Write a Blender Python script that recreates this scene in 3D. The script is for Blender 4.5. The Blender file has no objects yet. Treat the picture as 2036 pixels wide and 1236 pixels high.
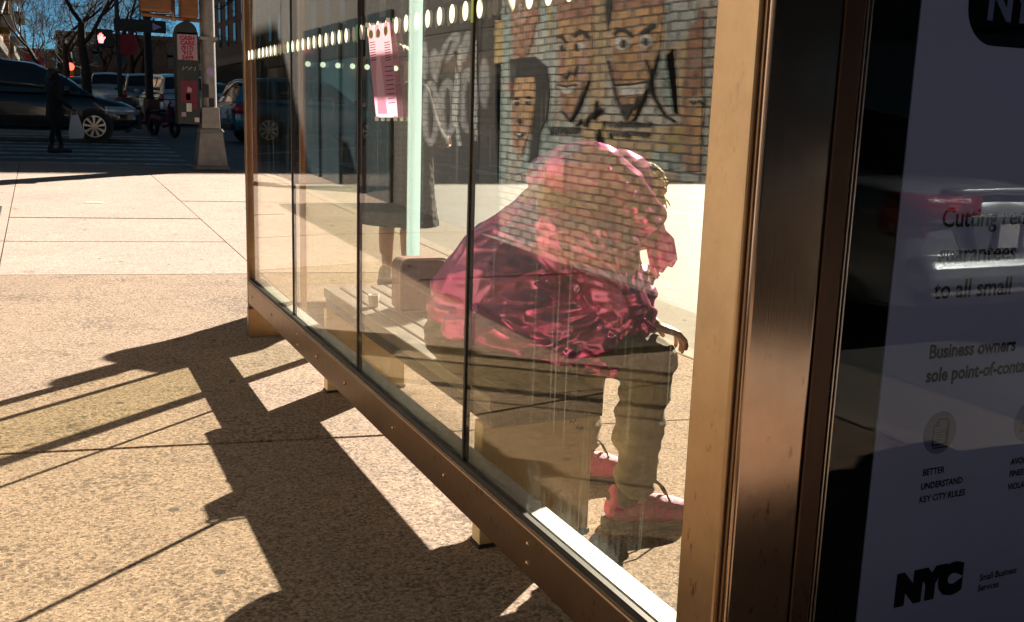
import bpy, bmesh, math, random
from math import sin, cos, pi, radians, sqrt, atan2, floor
from mathutils import Vector, Matrix, Quaternion, noise as mnoise
random.seed(7)
R = radians
S = bpy.context.scene
COL = S.collection

# ------------------------------------------------------------------ camera
FPX, CXP, CYP, CAMZ = 2000.37, 1018.0, 618.0, 1.30
ROWS = [Vector((0.90803851, -0.41771528, 0.03130501)),     # camera right in the world
        Vector((-0.05265853, -0.18797188, -0.98076177)),   # camera down
        Vector((0.41556364, 0.88892099, -0.19268197))]     # camera forward
EYE = Vector((0, 0, CAMZ))
cd = bpy.data.cameras.new('camera'); cam = bpy.data.objects.new('camera', cd); COL.objects.link(cam)
cd.sensor_width = 36; cd.lens = 36 * FPX / 2036; cd.clip_start = 0.05; cd.clip_end = 2000
r, d, f = ROWS
cam.matrix_world = Matrix(((r.x, -d.x, -f.x, 0), (r.y, -d.y, -f.y, 0), (r.z, -d.z, -f.z, CAMZ), (0, 0, 0, 1)))
S.camera = cam

# ------------------------------------------------------------------ sky, sun, exposure
SUN_AZ, SUN_EL = 50.2, 30.6          # azimuth from +Y towards +X
w = bpy.data.worlds.new('World'); S.world = w; w.use_nodes = True
nt = w.node_tree
sky = nt.nodes.new('ShaderNodeTexSky'); sky.sky_type = 'NISHITA'; sky.sun_disc = False
sky.sun_elevation = R(SUN_EL); sky.sun_rotation = R(SUN_AZ)
sky.air_density = 0.32; sky.dust_density = 0.0; sky.ozone_density = 3.0; sky.altitude = 3000
tint = nt.nodes.new('ShaderNodeMix'); tint.data_type = 'RGBA'; tint.blend_type = 'MULTIPLY'; tint.inputs[0].default_value = 1.0
tint.inputs[7].default_value = (0.41, 0.66, 0.51, 1)       # the photograph's teal cast of the sky
nt.links.new(sky.outputs[0], tint.inputs[6]); nt.links.new(tint.outputs[2], nt.nodes['Background'].inputs[0])
nt.nodes['Background'].inputs[1].default_value = 0.05
sl = bpy.data.lights.new('sun', 'SUN'); sl.energy = 5.0; sl.angle = R(0.5); sl.color = (1.0, 0.91, 0.79)
so = bpy.data.objects.new('sun', sl); COL.objects.link(so)
SUND = Vector((sin(R(SUN_AZ)) * cos(R(SUN_EL)), cos(R(SUN_AZ)) * cos(R(SUN_EL)), sin(R(SUN_EL))))
so.rotation_euler = SUND.to_track_quat('Z', 'Y').to_euler()
so.location = (30, 30, 40)
vs = S.view_settings
S.display_settings.display_device = 'sRGB'
vs.view_transform = 'Standard'; vs.look = 'None'; vs.exposure = 1.84; vs.gamma = 1; vs.use_curve_mapping = False
S.cycles.max_bounces = 10; S.cycles.transparent_max_bounces = 24; S.cycles.glossy_bounces = 5
S.cycles.caustics_reflective = False; S.cycles.caustics_refractive = False

# ------------------------------------------------------------------ helpers: the photograph's rays
def ray(u, v):
    a, b = (u - CXP) / FPX, (v - CYP) / FPX
    return ROWS[0] * a + ROWS[1] * b + ROWS[2]
def hit(u, v, ax, val):
    d = ray(u, v); t = (val - EYE[ax]) / d[ax]; return EYE + d * t
GX = 1.05                                # the glass wall stands on X = 1.05
def wallhit(u, v, xw):                   # a point of the mural wall as the glass mirrors it
    d = ray(u, v); t = (GX - EYE.x) / d.x; p = EYE + d * t
    d = Vector((-d.x, d.y, d.z)); t = (xw - p.x) / d.x; return p + d * t
def g(y):                                # the street climbs gently away
    return 0.0 if y < 6 else 0.022 * (min(y, 80) - 6)

# ------------------------------------------------------------------ helpers: materials
def new_mat(name):
    m = bpy.data.materials.new(name); m.use_nodes = True
    t = m.node_tree; b = t.nodes['Principled BSDF']; return m, t, b
def N(t, typ, **kw):
    n = t.nodes.new(typ)
    for k, v in kw.items():
        if k.startswith('i_'):
            n.inputs[int(k[2:]) if k[2:].isdigit() else k[2:].replace('_', ' ')].default_value = v
        else: setattr(n, k, v)
    return n
def ramp(t, fac, stops):
    n = t.nodes.new('ShaderNodeValToRGB'); t.links.new(fac, n.inputs[0])
    e = n.color_ramp.elements
    while len(e) < len(stops): e.new(0.5)
    for i, (p, c) in enumerate(stops):
        e[i].position = p; e[i].color = (c, c, c, 1) if isinstance(c, (int, float)) else (*c, 1)
    return n.outputs[0]
def coords(t, scale=(1, 1, 1), world=True):
    m = N(t, 'ShaderNodeMapping'); m.inputs['Scale'].default_value = scale
    if world:
        src = N(t, 'ShaderNodeNewGeometry').outputs['Position']
    else:
        src = N(t, 'ShaderNodeTexCoord').outputs['Object']
    t.links.new(src, m.inputs[0]); return m.outputs[0]
def noise_out(t, vec, scale, detail=4, rough=0.6, dist=0.0):
    n = N(t, 'ShaderNodeTexNoise'); n.inputs['Scale'].default_value = scale
    n.inputs['Detail'].default_value = detail; n.inputs['Roughness'].default_value = rough
    n.inputs['Distortion'].default_value = dist
    t.links.new(vec, n.inputs['Vector']); return n.outputs['Fac']
def mixc(t, fac, a, b, typ='MIX'):
    n = N(t, 'ShaderNodeMix', data_type='RGBA', blend_type=typ)
    if isinstance(fac, (int, float)): n.inputs[0].default_value = fac
    else: t.links.new(fac, n.inputs[0])
    for k, v in ((6, a), (7, b)):
        if isinstance(v, tuple): n.inputs[k].default_value = (*v, 1)
        else: t.links.new(v, n.inputs[k])
    return n.outputs[2]
def bump(t, b, height, strength=0.3, dist=0.01):
    n = N(t, 'ShaderNodeBump'); n.inputs['Strength'].default_value = strength; n.inputs['Distance'].default_value = dist
    t.links.new(height, n.inputs['Height']); t.links.new(n.outputs[0], b.inputs['Normal']); return n
def sc(c, k): return tuple(min(1, x * k) for x in c)
def simple(name, col, rough=0.6, metal=0.0, var=0.25, scale=6.0, bmp=0.0, bscale=60, world=False, coat=0.0, spec=None):
    m, t, b = new_mat(name)
    v = coords(t, world=world)
    f = noise_out(t, v, scale, 5, 0.65)
    t.links.new(mixc(t, ramp(t, f, [(0.3, 0.0), (0.7, 1.0)]), sc(col, 1 - var), sc(col, 1 + var * 0.6)), b.inputs['Base Color'])
    b.inputs['Roughness'].default_value = rough; b.inputs['Metallic'].default_value = metal
    if coat: b.inputs['Coat Weight'].default_value = coat; b.inputs['Coat Roughness'].default_value = 0.05
    if spec is not None: b.inputs['Specular IOR Level'].default_value = spec
    if bmp: bump(t, b, noise_out(t, v, bscale, 4), bmp, 0.004)
    return m
def emit(name, col, k):
    m, t, b = new_mat(name); b.inputs['Base Color'].default_value = (*sc(col, 0.3), 1)
    b.inputs['Emission Color'].default_value = (*col, 1); b.inputs['Emission Strength'].default_value = k; return m

def concrete(name, col, pits=1.0, stain=0.40):
    m, t, b = new_mat(name)
    v = coords(t)
    big = noise_out(t, v, 1.1, 6, 0.7, 0.4); mid = noise_out(t, v, 9, 5, 0.7)
    base = mixc(t, ramp(t, big, [(0.32, 0.0), (0.68, 1.0)]), sc(col, 0.80), sc(col, 1.12))
    base = mixc(t, ramp(t, mid, [(0.3, 0.0), (0.75, 1.0)]), base, sc(col, 1.06))
    vo = N(t, 'ShaderNodeTexVoronoi'); vo.inputs['Scale'].default_value = 130; t.links.new(v, vo.inputs['Vector'])
    sep = N(t, 'ShaderNodeSeparateColor'); t.links.new(vo.outputs['Color'], sep.inputs[0])
    agg = ramp(t, sep.outputs[0], [(0.0, 0.42), (0.35, 0.85), (0.75, 1.05), (0.95, 1.35)])
    base = mixc(t, min(1, 0.85 * pits), base, agg, 'MULTIPLY')
    vo2 = N(t, 'ShaderNodeTexVoronoi'); vo2.inputs['Scale'].default_value = 42; t.links.new(v, vo2.inputs['Vector'])
    pm = noise_out(t, v, 2.2, 3)
    thr = N(t, 'ShaderNodeMath', operation='MULTIPLY'); t.links.new(ramp(t, pm, [(0.42, 0.04), (0.66, 0.34)]), thr.inputs[0]); thr.inputs[1].default_value = pits
    less = N(t, 'ShaderNodeMath', operation='LESS_THAN'); t.links.new(vo2.outputs['Distance'], less.inputs[0]); t.links.new(thr.outputs[0], less.inputs[1])
    base = mixc(t, less.outputs[0], base, mixc(t, 0.42, base, (0.03, 0.025, 0.02)))
    st = ramp(t, noise_out(t, v, 1.9, 7, 0.75, 0.8), [(0.60, 0.0), (0.70, 1.0)])
    base = mixc(t, st, base, mixc(t, stain, base, (0.05, 0.035, 0.025)))
    spot = N(t, 'ShaderNodeTexVoronoi'); spot.inputs['Scale'].default_value = 3.4; t.links.new(v, spot.inputs['Vector'])
    gm = ramp(t, spot.outputs['Distance'], [(0.05, 1.0), (0.075, 0.0)])
    base = mixc(t, gm, base, mixc(t, 0.75, base, (0.05, 0.045, 0.04)))
    t.links.new(base, b.inputs['Base Color']); b.inputs['Roughness'].default_value = 0.92
    b.inputs['Specular IOR Level'].default_value = 0.25
    bump(t, b, mixc(t, 0.5, agg, noise_out(t, v, 220, 3)), 0.55 * pits + 0.1, 0.006)
    return m

M = {}
M['concrete'] = concrete('sidewalk_concrete', (0.40, 0.312, 0.258))
M['concrete_old'] = concrete('old_sidewalk_concrete', (0.315, 0.232, 0.168), 1.6, 0.65)
M['kerb'] = concrete('kerb_stone', (0.36, 0.30, 0.25), 0.4)
M['dirt'] = simple('joint_dirt', (0.05, 0.042, 0.035), 0.95)
M['gutter'] = concrete('gutter_concrete', (0.27, 0.24, 0.20), 0.5)
def asphalt():
    m, t, b = new_mat('asphalt'); v = coords(t)
    f = noise_out(t, v, 0.5, 6, 0.7, 0.5); fine = noise_out(t, v, 160, 3)
    c = mixc(t, ramp(t, f, [(0.3, 0.0), (0.7, 1.0)]), (0.10, 0.105, 0.105), (0.16, 0.16, 0.155))
    sp = ramp(t, fine, [(0.3, 0.6), (0.7, 1.4)]); c = mixc(t, 1.0, c, sp, 'MULTIPLY')
    t.links.new(c, b.inputs['Base Color']); b.inputs['Roughness'].default_value = 0.75
    bump(t, b, fine, 0.4, 0.006); return m
M['asphalt'] = asphalt()
def road_paint():
    m, t, b = new_mat('worn_road_paint'); v = coords(t)
    f = noise_out(t, v, 3.5, 8, 0.8)
    c = mixc(t, ramp(t, f, [(0.42, 0.0), (0.58, 1.0)]), (0.16, 0.16, 0.16), (0.6, 0.6, 0.57))
    t.links.new(c, b.inputs['Base Color']); b.inputs['Roughness'].default_value = 0.7; return m
M['paint'] = road_paint()

def bronze(name, col, rough, bands=True):
    m, t, b = new_mat(name); v = coords(t)
    v2 = coords(t, (300, 300, 6))
    br = noise_out(t, v2, 1.0, 3); big = noise_out(t, v, 5, 5, 0.7)
    c = mixc(t, ramp(t, big, [(0.3, 0.0), (0.7, 1.0)]), sc(col, 0.82), sc(col, 1.1))
    dirt = ramp(t, noise_out(t, coords(t, (1, 1, 0.45)), 42, 5, 0.7), [(0.61, 0.0), (0.68, 1.0)])
    low = N(t, 'ShaderNodeSeparateXYZ'); t.links.new(v, low.inputs[0])
    dm = N(t, 'ShaderNodeMath', operation='MULTIPLY'); t.links.new(dirt, dm.inputs[0])
    t.links.new(ramp(t, low.outputs[2], [(0.15, 1.0), (0.95, 0.15)]), dm.inputs[1])
    c = mixc(t, dm.outputs[0], c, (0.035, 0.022, 0.014))
    t.links.new(c, b.inputs['Base Color']); b.inputs['Metallic'].default_value = 1.0
    rr = N(t, 'ShaderNodeMapRange'); t.links.new(br, rr.inputs[0])
    rr.inputs[3].default_value = rough * 0.75; rr.inputs[4].default_value = rough * 1.35
    t.links.new(rr.outputs[0], b.inputs['Roughness'])
    bump(t, b, br, 0.06, 0.001); return m
M['bronze'] = bronze('bronze_post_metal', (0.50, 0.34, 0.20), 0.34)
M['bronze_dark'] = bronze('bronze_rail_metal', (0.26, 0.17, 0.11), 0.36)
M['bronze_mirror'] = bronze('polished_bronze', (0.46, 0.33, 0.25), 0.15)
M['frame_brown'] = bronze('dark_brown_frame', (0.085, 0.055, 0.042), 0.4)
M['seal'] = simple('black_rubber_seal', (0.012, 0.012, 0.012), 0.5)
M['trim'] = simple('bright_trim', (0.6, 0.52, 0.45), 0.3, 1.0)

def glass(name, tint, f0=0.06, dirt=1.0, power=4.6):
    m = bpy.data.materials.new(name); m.use_nodes = True; t = m.node_tree
    for n in list(t.nodes): t.nodes.remove(n)
    out = N(t, 'ShaderNodeOutputMaterial')
    tr = N(t, 'ShaderNodeBsdfTransparent'); tr.inputs[0].default_value = (*tint, 1)
    gl = N(t, 'ShaderNodeBsdfGlossy'); gl.inputs['Roughness'].default_value = 0.0; gl.inputs[0].default_value = (1, 1, 1, 1)
    lw = N(t, 'ShaderNodeLayerWeight'); lw.inputs['Blend'].default_value = 0.5
    pw = N(t, 'ShaderNodeMath', operation='POWER'); t.links.new(lw.outputs['Facing'], pw.inputs[0]); pw.inputs[1].default_value = power
    ml = N(t, 'ShaderNodeMath', operation='MULTIPLY_ADD'); t.links.new(pw.outputs[0], ml.inputs[0]); ml.inputs[1].default_value = 1 - f0; ml.inputs[2].default_value = f0
    mx = N(t, 'ShaderNodeMixShader'); t.links.new(ml.outputs[0], mx.inputs[0]); t.links.new(tr.outputs[0], mx.inputs[1]); t.links.new(gl.outputs[0], mx.inputs[2])
    last = mx.outputs[0]
    if dirt:
        v = coords(t, (34, 34, 0.9)) ; s1 = noise_out(t, v, 1.0, 5, 0.7)
        v2 = coords(t, (9, 9, 0.5)); s2 = noise_out(t, v2, 1.0, 3, 0.6, 0.6)
        spk = noise_out(t, coords(t), 170, 2, 0.5)
        a = ramp(t, s1, [(0.57, 0.0), (0.70, 0.5), (0.82, 1.0)]); bb = ramp(t, s2, [(0.50, 0.0), (0.72, 1.0)])
        mm = N(t, 'ShaderNodeMath', operation='MULTIPLY'); t.links.new(a, mm.inputs[0]); t.links.new(bb, mm.inputs[1])
        s3 = noise_out(t, coords(t, (120, 120, 1.1)), 1.0, 2, 0.5); drip = ramp(t, s3, [(0.685, 0.0), (0.72, 0.8)])
        sp = ramp(t, spk, [(0.72, 0.0), (0.78, 0.35)])
        a1 = N(t, 'ShaderNodeMath', operation='ADD'); t.links.new(drip, a1.inputs[0]); t.links.new(sp, a1.inputs[1])
        lowz = N(t, 'ShaderNodeSeparateXYZ'); t.links.new(coords(t), lowz.inputs[0])
        grime = N(t, 'ShaderNodeMath', operation='MULTIPLY'); t.links.new(ramp(t, lowz.outputs[2], [(0.33, 1.0), (0.48, 0.0)]), grime.inputs[0])
        t.links.new(ramp(t, noise_out(t, coords(t, (22, 22, 7)), 1.0, 5, 0.75), [(0.45, 0.0), (0.65, 1.0)]), grime.inputs[1])
        a2 = N(t, 'ShaderNodeMath', operation='ADD'); t.links.new(a1.outputs[0], a2.inputs[0]); t.links.new(grime.outputs[0], a2.inputs[1])
        ad = N(t, 'ShaderNodeMath', operation='ADD'); t.links.new(mm.outputs[0], ad.inputs[0]); t.links.new(a2.outputs[0], ad.inputs[1])
        fin = N(t, 'ShaderNodeMath', operation='MULTIPLY_ADD'); t.links.new(ad.outputs[0], fin.inputs[0])
        fin.inputs[1].default_value = 0.11 * dirt; fin.inputs[2].default_value = 0.0006 * dirt; fin.use_clamp = True
        df = N(t, 'ShaderNodeBsdfDiffuse'); df.inputs[0].default_value = (0.42, 0.42, 0.38, 1)
        tl = N(t, 'ShaderNodeBsdfTranslucent'); tl.inputs[0].default_value = (0.52, 0.56, 0.50, 1)
        m2 = N(t, 'ShaderNodeMixShader'); m2.inputs[0].default_value = 0.6
        t.links.new(df.outputs[0], m2.inputs[1]); t.links.new(tl.outputs[0], m2.inputs[2])
        m3 = N(t, 'ShaderNodeMixShader'); t.links.new(fin.outputs[0], m3.inputs[0]); t.links.new(last, m3.inputs[1]); t.links.new(m2.outputs[0], m3.inputs[2])
        last = m3.outputs[0]
    t.links.new(last, out.inputs[0]); return m
M['glass'] = glass('streaked_glass', (0.968, 0.948, 0.872), 0.038, 1.0, 4.8)
M['glass_side'] = glass('side_glass', (0.94, 0.95, 0.89), 0.035, 0.5, 5.0)
M['glass_ad'] = glass('display_glass', (0.92, 0.94, 0.95), 0.014, 0.0, 5.0)
def glass_edge():
    m, t, b = new_mat('green_glass_edge')
    b.inputs['Base Color'].default_value = (0.55, 0.74, 0.74, 1); b.inputs['Roughness'].default_value = 0.25
    b.inputs['Transmission Weight'].default_value = 0.0
    tl = N(t, 'ShaderNodeBsdfTranslucent'); tl.inputs[0].default_value = (0.80, 0.96, 1.0, 1)
    mx = N(t, 'ShaderNodeMixShader'); mx.inputs[0].default_value = 0.7
    out = t.nodes['Material Output']
    t.links.new(b.outputs[0], mx.inputs[1]); t.links.new(tl.outputs[0], mx.inputs[2]); t.links.new(mx.outputs[0], out.inputs[0]); return m
M['glass_edge'] = glass_edge()
def dots_mat(name, col):
    m, t, b = new_mat(name); b.inputs['Base Color'].default_value = (*col, 1); b.inputs['Roughness'].default_value = 0.6
    tl = N(t, 'ShaderNodeBsdfTranslucent'); tl.inputs[0].default_value = (*col, 1)
    mx = N(t, 'ShaderNodeMixShader'); mx.inputs[0].default_value = 0.8; out = t.nodes['Material Output']
    t.links.new(b.outputs[0], mx.inputs[1]); t.links.new(tl.outputs[0], mx.inputs[2]); t.links.new(mx.outputs[0], out.inputs[0]); return m
M['frit'] = dots_mat('white_frit', (0.95, 0.94, 0.88))
M['frit_blue'] = dots_mat('pale_blue_frit', (0.62, 0.84, 0.86))
M['bag'] = simple('mauve_bag', (0.30, 0.16, 0.15), 0.75, 0, 0.25, 40, 0.4, 300)
M['bag_edge'] = simple('tan_piping', (0.55, 0.42, 0.24), 0.6)
def wood(name, c1, c2, axis='Y'):
    m, t, b = new_mat(name)
    s = {'Y': (40, 2.2, 40), 'Z': (40, 40, 3), 'X': (4, 40, 40)}[axis]
    v = coords(t, s); f = noise_out(t, v, 1.0, 6, 0.7, 0.4)
    c = mixc(t, ramp(t, f, [(0.3, 0.0), (0.72, 1.0)]), c1, c2)
    st = ramp(t, noise_out(t, coords(t), 14, 5, 0.7), [(0.62, 0.0), (0.72, 1.0)])
    c = mixc(t, st, c, mixc(t, 0.5, c, (0.04, 0.03, 0.02)))
    t.links.new(c, b.inputs['Base Color']); b.inputs['Roughness'].default_value = 0.5
    bump(t, b, f, 0.25, 0.002); return m
M['slat'] = wood('weathered_bench_wood', (0.12, 0.10, 0.085), (0.30, 0.275, 0.24))
M['ply'] = wood('worn_board', (0.74, 0.55, 0.26), (0.86, 0.68, 0.38), 'X')
def foil():
    m, t, b = new_mat('pink_foil_nylon'); v = coords(t, world=False)
    f = noise_out(t, v, 7, 4, 0.6)
    c = mixc(t, ramp(t, f, [(0.3, 0.0), (0.7, 1.0)]), (0.95, 0.165, 0.50), (1.0, 0.33, 0.66))
    t.links.new(c, b.inputs['Base Color']); b.inputs['Metallic'].default_value = 0.82; b.inputs['Roughness'].default_value = 0.19
    n1 = N(t, 'ShaderNodeTexNoise', noise_type='RIDGED_MULTIFRACTAL')
    n1.inputs['Scale'].default_value = 1.0; n1.inputs['Detail'].default_value = 2.5; n1.inputs['Distortion'].default_value = 0.5
    mp = coords(t, (6.0, 6.0, 20.0), world=False); t.links.new(mp, n1.inputs['Vector'])
    bump(t, b, n1.outputs['Fac'], 0.28, 0.008)
    tl = N(t, 'ShaderNodeBsdfTranslucent'); t.links.new(c, tl.inputs[0])          # thin nylon lets some sun through
    mx = N(t, 'ShaderNodeMixShader'); mx.inputs[0].default_value = 0.26; out = t.nodes['Material Output']
    t.links.new(b.outputs[0], mx.inputs[1]); t.links.new(tl.outputs[0], mx.inputs[2]); t.links.new(mx.outputs[0], out.inputs[0])
    return m
M['foil'] = foil()
M['khaki'] = simple('khaki_cotton', (0.20, 0.175, 0.125), 0.9, 0, 0.4, 9, 0.5, 90)
M['skin'] = simple('skin', (0.62, 0.36, 0.26), 0.5, 0, 0.15, 30)
M['skin_dark'] = simple('skin_shadowed', (0.33, 0.20, 0.14), 0.55, 0, 0.15, 30)
M['hair'] = simple('straw_hair', (0.42, 0.29, 0.13), 0.7, 0, 0.4, 60, 0.8, 160)
M['hair_dark'] = simple('dark_hair', (0.03, 0.022, 0.018), 0.5, 0, 0.4, 60, 0.6, 120)
M['shoe'] = simple('pink_shoe_mesh', (0.50, 0.045, 0.20), 0.5, 0, 0.45, 45, 0.5, 260)
M['black'] = simple('black_rubber', (0.02, 0.02, 0.02), 0.6)
M['coat'] = simple('dark_wool_coat', (0.032, 0.028, 0.026), 0.95, 0, 0.4, 40, 0.4, 200)
M['cloth_black'] = simple('black_cloth', (0.012, 0.011, 0.012), 0.9, 0, 0.4, 20)
M['lace'] = simple('black_lace', (0.025, 0.024, 0.02), 0.8)
M['white_bag'] = simple('white_plastic_bag', (0.7, 0.74, 0.78), 0.45, 0, 0.1, 12, 0.5, 20)
M['teal'] = simple('teal_plastic', (0.05, 0.42, 0.5), 0.35)
M['paper_pink'] = dots_mat('pink_paper', (0.80, 0.42, 0.62))
M['paper_pale'] = dots_mat('pale_paper', (0.88, 0.74, 0.82))
M['ink'] = simple('ink', (0.004, 0.004, 0.005), 0.9, spec=0.0)
M['ochre'] = simple('ochre_print', (0.30, 0.22, 0.03), 0.6)
M['poster'] = simple('pale_poster', (0.22, 0.27, 0.52), 0.7, 0, 0.05, 2)
M['poster_blue'] = simple('poster_blue_disc', (0.07, 0.10, 0.25), 0.7, 0, 0.05, 2)
M['border'] = simple('black_poster_border', (0.005, 0.005, 0.005), 0.9, spec=0.0)
M['pole'] = simple('grey_painted_pole', (0.33, 0.30, 0.27), 0.5, 0.2, 0.25, 8, 0.2, 40)
M['signal'] = simple('brown_signal_housing', (0.26, 0.105, 0.035), 0.5, 0, 0.2, 8)
M['cabinet'] = simple('dark_green_cabinet', (0.02, 0.026, 0.025), 0.5, 0, 0.3, 8)
M['sticker'] = simple('pink_sticker', (0.42, 0.27, 0.31), 0.6, 0, 0.1, 8)
M['sticker_red'] = simple('crimson_sticker', (0.16, 0.012, 0.04), 0.6, 0, 0.2, 8)
M['sticker_pale'] = simple('pale_sticker', (0.6, 0.6, 0.52), 0.6, 0, 0.2, 8)
M['sticker_lilac'] = simple('lilac_sticker', (0.42, 0.30, 0.55), 0.6, 0, 0.2, 8)
M['red_ink'] = simple('crimson_ink', (0.30, 0.01, 0.03), 0.6)
M['hand_red'] = emit('lit_hand', (1.0, 0.16, 0.16), 1.4)
M['lamp_red'] = emit('lit_red_lamp', (1.0, 0.10, 0.06), 1.0)
M['tyre'] = simple('tyre_rubber', (0.015, 0.015, 0.015), 0.8)
M['rim'] = simple('alloy_rim', (0.62, 0.6, 0.56), 0.28, 1.0)
M['carglass'] = simple('car_glass', (0.012, 0.016, 0.018), 0.06, 0, 0.1, 3, spec=0.7)
M['carblack'] = simple('black_car_paint', (0.012, 0.014, 0.016), 0.22, 0.2, 0.1, 3, coat=1.0)
M['carsilver'] = simple('silver_car_paint', (0.50, 0.53, 0.55), 0.3, 0.6, 0.08, 3, coat=1.0)
M['carwhite'] = simple('pearl_white_car_paint', (0.42, 0.48, 0.50), 0.25, 0.4, 0.06, 3, coat=1.0)
M['carblue'] = simple('blue_car_paint', (0.05, 0.20, 0.32), 0.25, 0.3, 0.08, 3, coat=1.0)
M['cargrey'] = simple('grey_car_paint', (0.16, 0.19, 0.21), 0.28, 0.5, 0.08, 3, coat=1.0)
M['plastic'] = simple('black_plastic_trim', (0.02, 0.02, 0.022), 0.5)
M['taillens'] = simple('red_lamp_lens', (0.40, 0.015, 0.03), 0.12, 0, 0.5, 40, 0.6, 90, coat=1.0)
M['amberlens'] = simple('amber_lamp_lens', (0.30, 0.11, 0.08), 0.12, 0, 0.6, 40, coat=1.0)
M['headlens'] = simple('headlamp_lens', (0.5, 0.56, 0.6), 0.1, 0.3, 0.3, 20, coat=1.0)
M['plate'] = simple('licence_plate', (0.72, 0.74, 0.76), 0.4)
M['bark'] = simple('bare_bark', (0.04, 0.032, 0.027), 0.95, 0, 0.4, 12)
M['stone'] = simple('far_stone', (0.20, 0.15, 0.11), 0.85, 0, 0.3, 0.6, world=True)
M['cornice'] = simple('dark_cornice', (0.07, 0.055, 0.045), 0.7)
M['winglass'] = simple('window_glass', (0.03, 0.045, 0.055), 0.08, 0, 0.2, 1)
M['iron'] = simple('black_iron', (0.012, 0.012, 0.012), 0.6)
M['awning_green'] = simple('green_awning', (0.03, 0.12, 0.06), 0.8)
M['awning_red'] = simple('red_awning', (0.28, 0.02, 0.03), 0.8)
M['yellow'] = simple('yellow_sign', (0.5, 0.32, 0.03), 0.6)
M['green'] = simple('green_sign', (0.03, 0.30, 0.16), 0.6)
M['dark_plate'] = simple('worn_steel_plate', (0.035, 0.034, 0.033), 0.6, 0.2, 0.3, 12, 0.3, 60)
M['rust'] = simple('rust_box', (0.16, 0.05, 0.02), 0.6)
M['orange'] = simple('orange_plastic', (0.62, 0.17, 0.05), 0.5)
def brick(name, c1, c2, mortar, w=0.24, h=0.0635, axis='X', blot=0.5):
    m, t, b = new_mat(name)
    gp = N(t, 'ShaderNodeNewGeometry'); s = N(t, 'ShaderNodeSeparateXYZ'); t.links.new(gp.outputs['Position'], s.inputs[0])
    cb = N(t, 'ShaderNodeCombineXYZ'); 
    wob = N(t, 'ShaderNodeMath', operation='MULTIPLY_ADD'); t.links.new(noise_out(t, coords(t), 5, 3), wob.inputs[0]); wob.inputs[1].default_value = 0.03 if w < .3 else 0
    t.links.new(s.outputs[2], wob.inputs[2])
    sx = N(t, 'ShaderNodeMath', operation='MULTIPLY'); t.links.new(s.outputs[1 if axis == 'X' else 0], sx.inputs[0]); sx.inputs[1].default_value = .42
    t.links.new(sx.outputs[0], cb.inputs[0]); t.links.new(wob.outputs[0], cb.inputs[1])
    br = N(t, 'ShaderNodeTexBrick'); t.links.new(cb.outputs[0], br.inputs['Vector'])
    br.inputs['Scale'].default_value = 1; br.inputs['Brick Width'].default_value = w * .42; br.inputs['Row Height'].default_value = h
    br.inputs['Mortar Size'].default_value = 0.0075 * w / 0.24; br.inputs['Mortar Smooth'].default_value = 0.2
    br.inputs['Color1'].default_value = (*c1, 1); br.inputs['Color2'].default_value = (*c2, 1); br.inputs['Mortar'].default_value = (*mortar, 1)
    f = noise_out(t, coords(t), 2.4, 6, 0.7, 0.3)
    c = mixc(t, ramp(t, f, [(0.35, 0.0), (0.62, blot)]), br.outputs['Color'], sc(c1, 0.30))
    if 'painted' in name and name[:4] not in ('dark', 'blac'):                          # flaked, sprayed and weathered paint
        wn = noise_out(t, coords(t), 11, 9, 0.78, 0.5); wm = ramp(t, wn, [(0.53, 0.0), (0.60, 0.75)])
        c = mixc(t, wm, c, mixc(t, ramp(t, noise_out(t, coords(t), 3, 4), [(0.35, 0.0), (0.65, 1.0)]), (0.30, 0.24, 0.17), (0.34, 0.33, 0.30)))
        gr = ramp(t, noise_out(t, coords(t, (1, 5, .8)), 2.2, 6, 0.7), [(0.52, 0.0), (0.72, 0.7)]); c = mixc(t, gr, c, (0.05, 0.04, 0.032))
    fine = noise_out(t, coords(t), 30, 4, 0.7)
    c = mixc(t, 1.0, c, ramp(t, fine, [(0.25, 0.75), (0.75, 1.15)]), 'MULTIPLY')
    t.links.new(c, b.inputs['Base Color']); b.inputs['Roughness'].default_value = 0.8
    bump(t, b, br.outputs['Fac'], -0.5, 0.006); return m
MORT = (0.045, 0.028, 0.02)
M['mural_pale'] = brick('pale_painted_brick', (0.528, 0.536, 0.498), (0.552, 0.478, 0.389), MORT)
M['mural_cream'] = brick('cream_painted_brick', (0.649, 0.481, 0.282), (0.586, 0.419, 0.230), MORT)
M['mural_tan'] = brick('tan_painted_brick', (0.629, 0.347, 0.157), (0.714, 0.419, 0.199), MORT)
M['mural_rust'] = brick('rust_painted_brick', (0.439, 0.199, 0.125), (0.524, 0.263, 0.157), MORT)
M['mural_pink'] = brick('pinkish_painted_brick', (0.586, 0.347, 0.282), (0.629, 0.419, 0.315), MORT)
M['mural_teal'] = brick('teal_painted_brick', (0.335, 0.464, 0.434), (0.430, 0.515, 0.478), MORT)
M['mural_blue'] = brick('pale_blue_painted_brick', (0.503, 0.563, 0.563), (0.526, 0.569, 0.535), MORT)
M['mural_yellow'] = brick('ochre_painted_brick', (0.608, 0.419, 0.125), (0.576, 0.439, 0.168), MORT)
M['mural_black'] = brick('black_painted_brick', (0.022, 0.02, 0.018), (0.03, 0.026, 0.022), (0.008, 0.008, 0.008))
M['mural_dark'] = brick('dark_painted_brick', (0.032, 0.028, 0.024), (0.045, 0.036, 0.028), (0.015, 0.012, 0.01))
M['mural_grey'] = brick('grey_painted_brick', (0.230, 0.242, 0.242), (0.272, 0.272, 0.272), (0.085, 0.085, 0.085))
M['mural_white'] = brick('white_painted_brick', (0.754, 0.754, 0.733), (0.776, 0.776, 0.733), (0.315, 0.263, 0.209))
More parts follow.
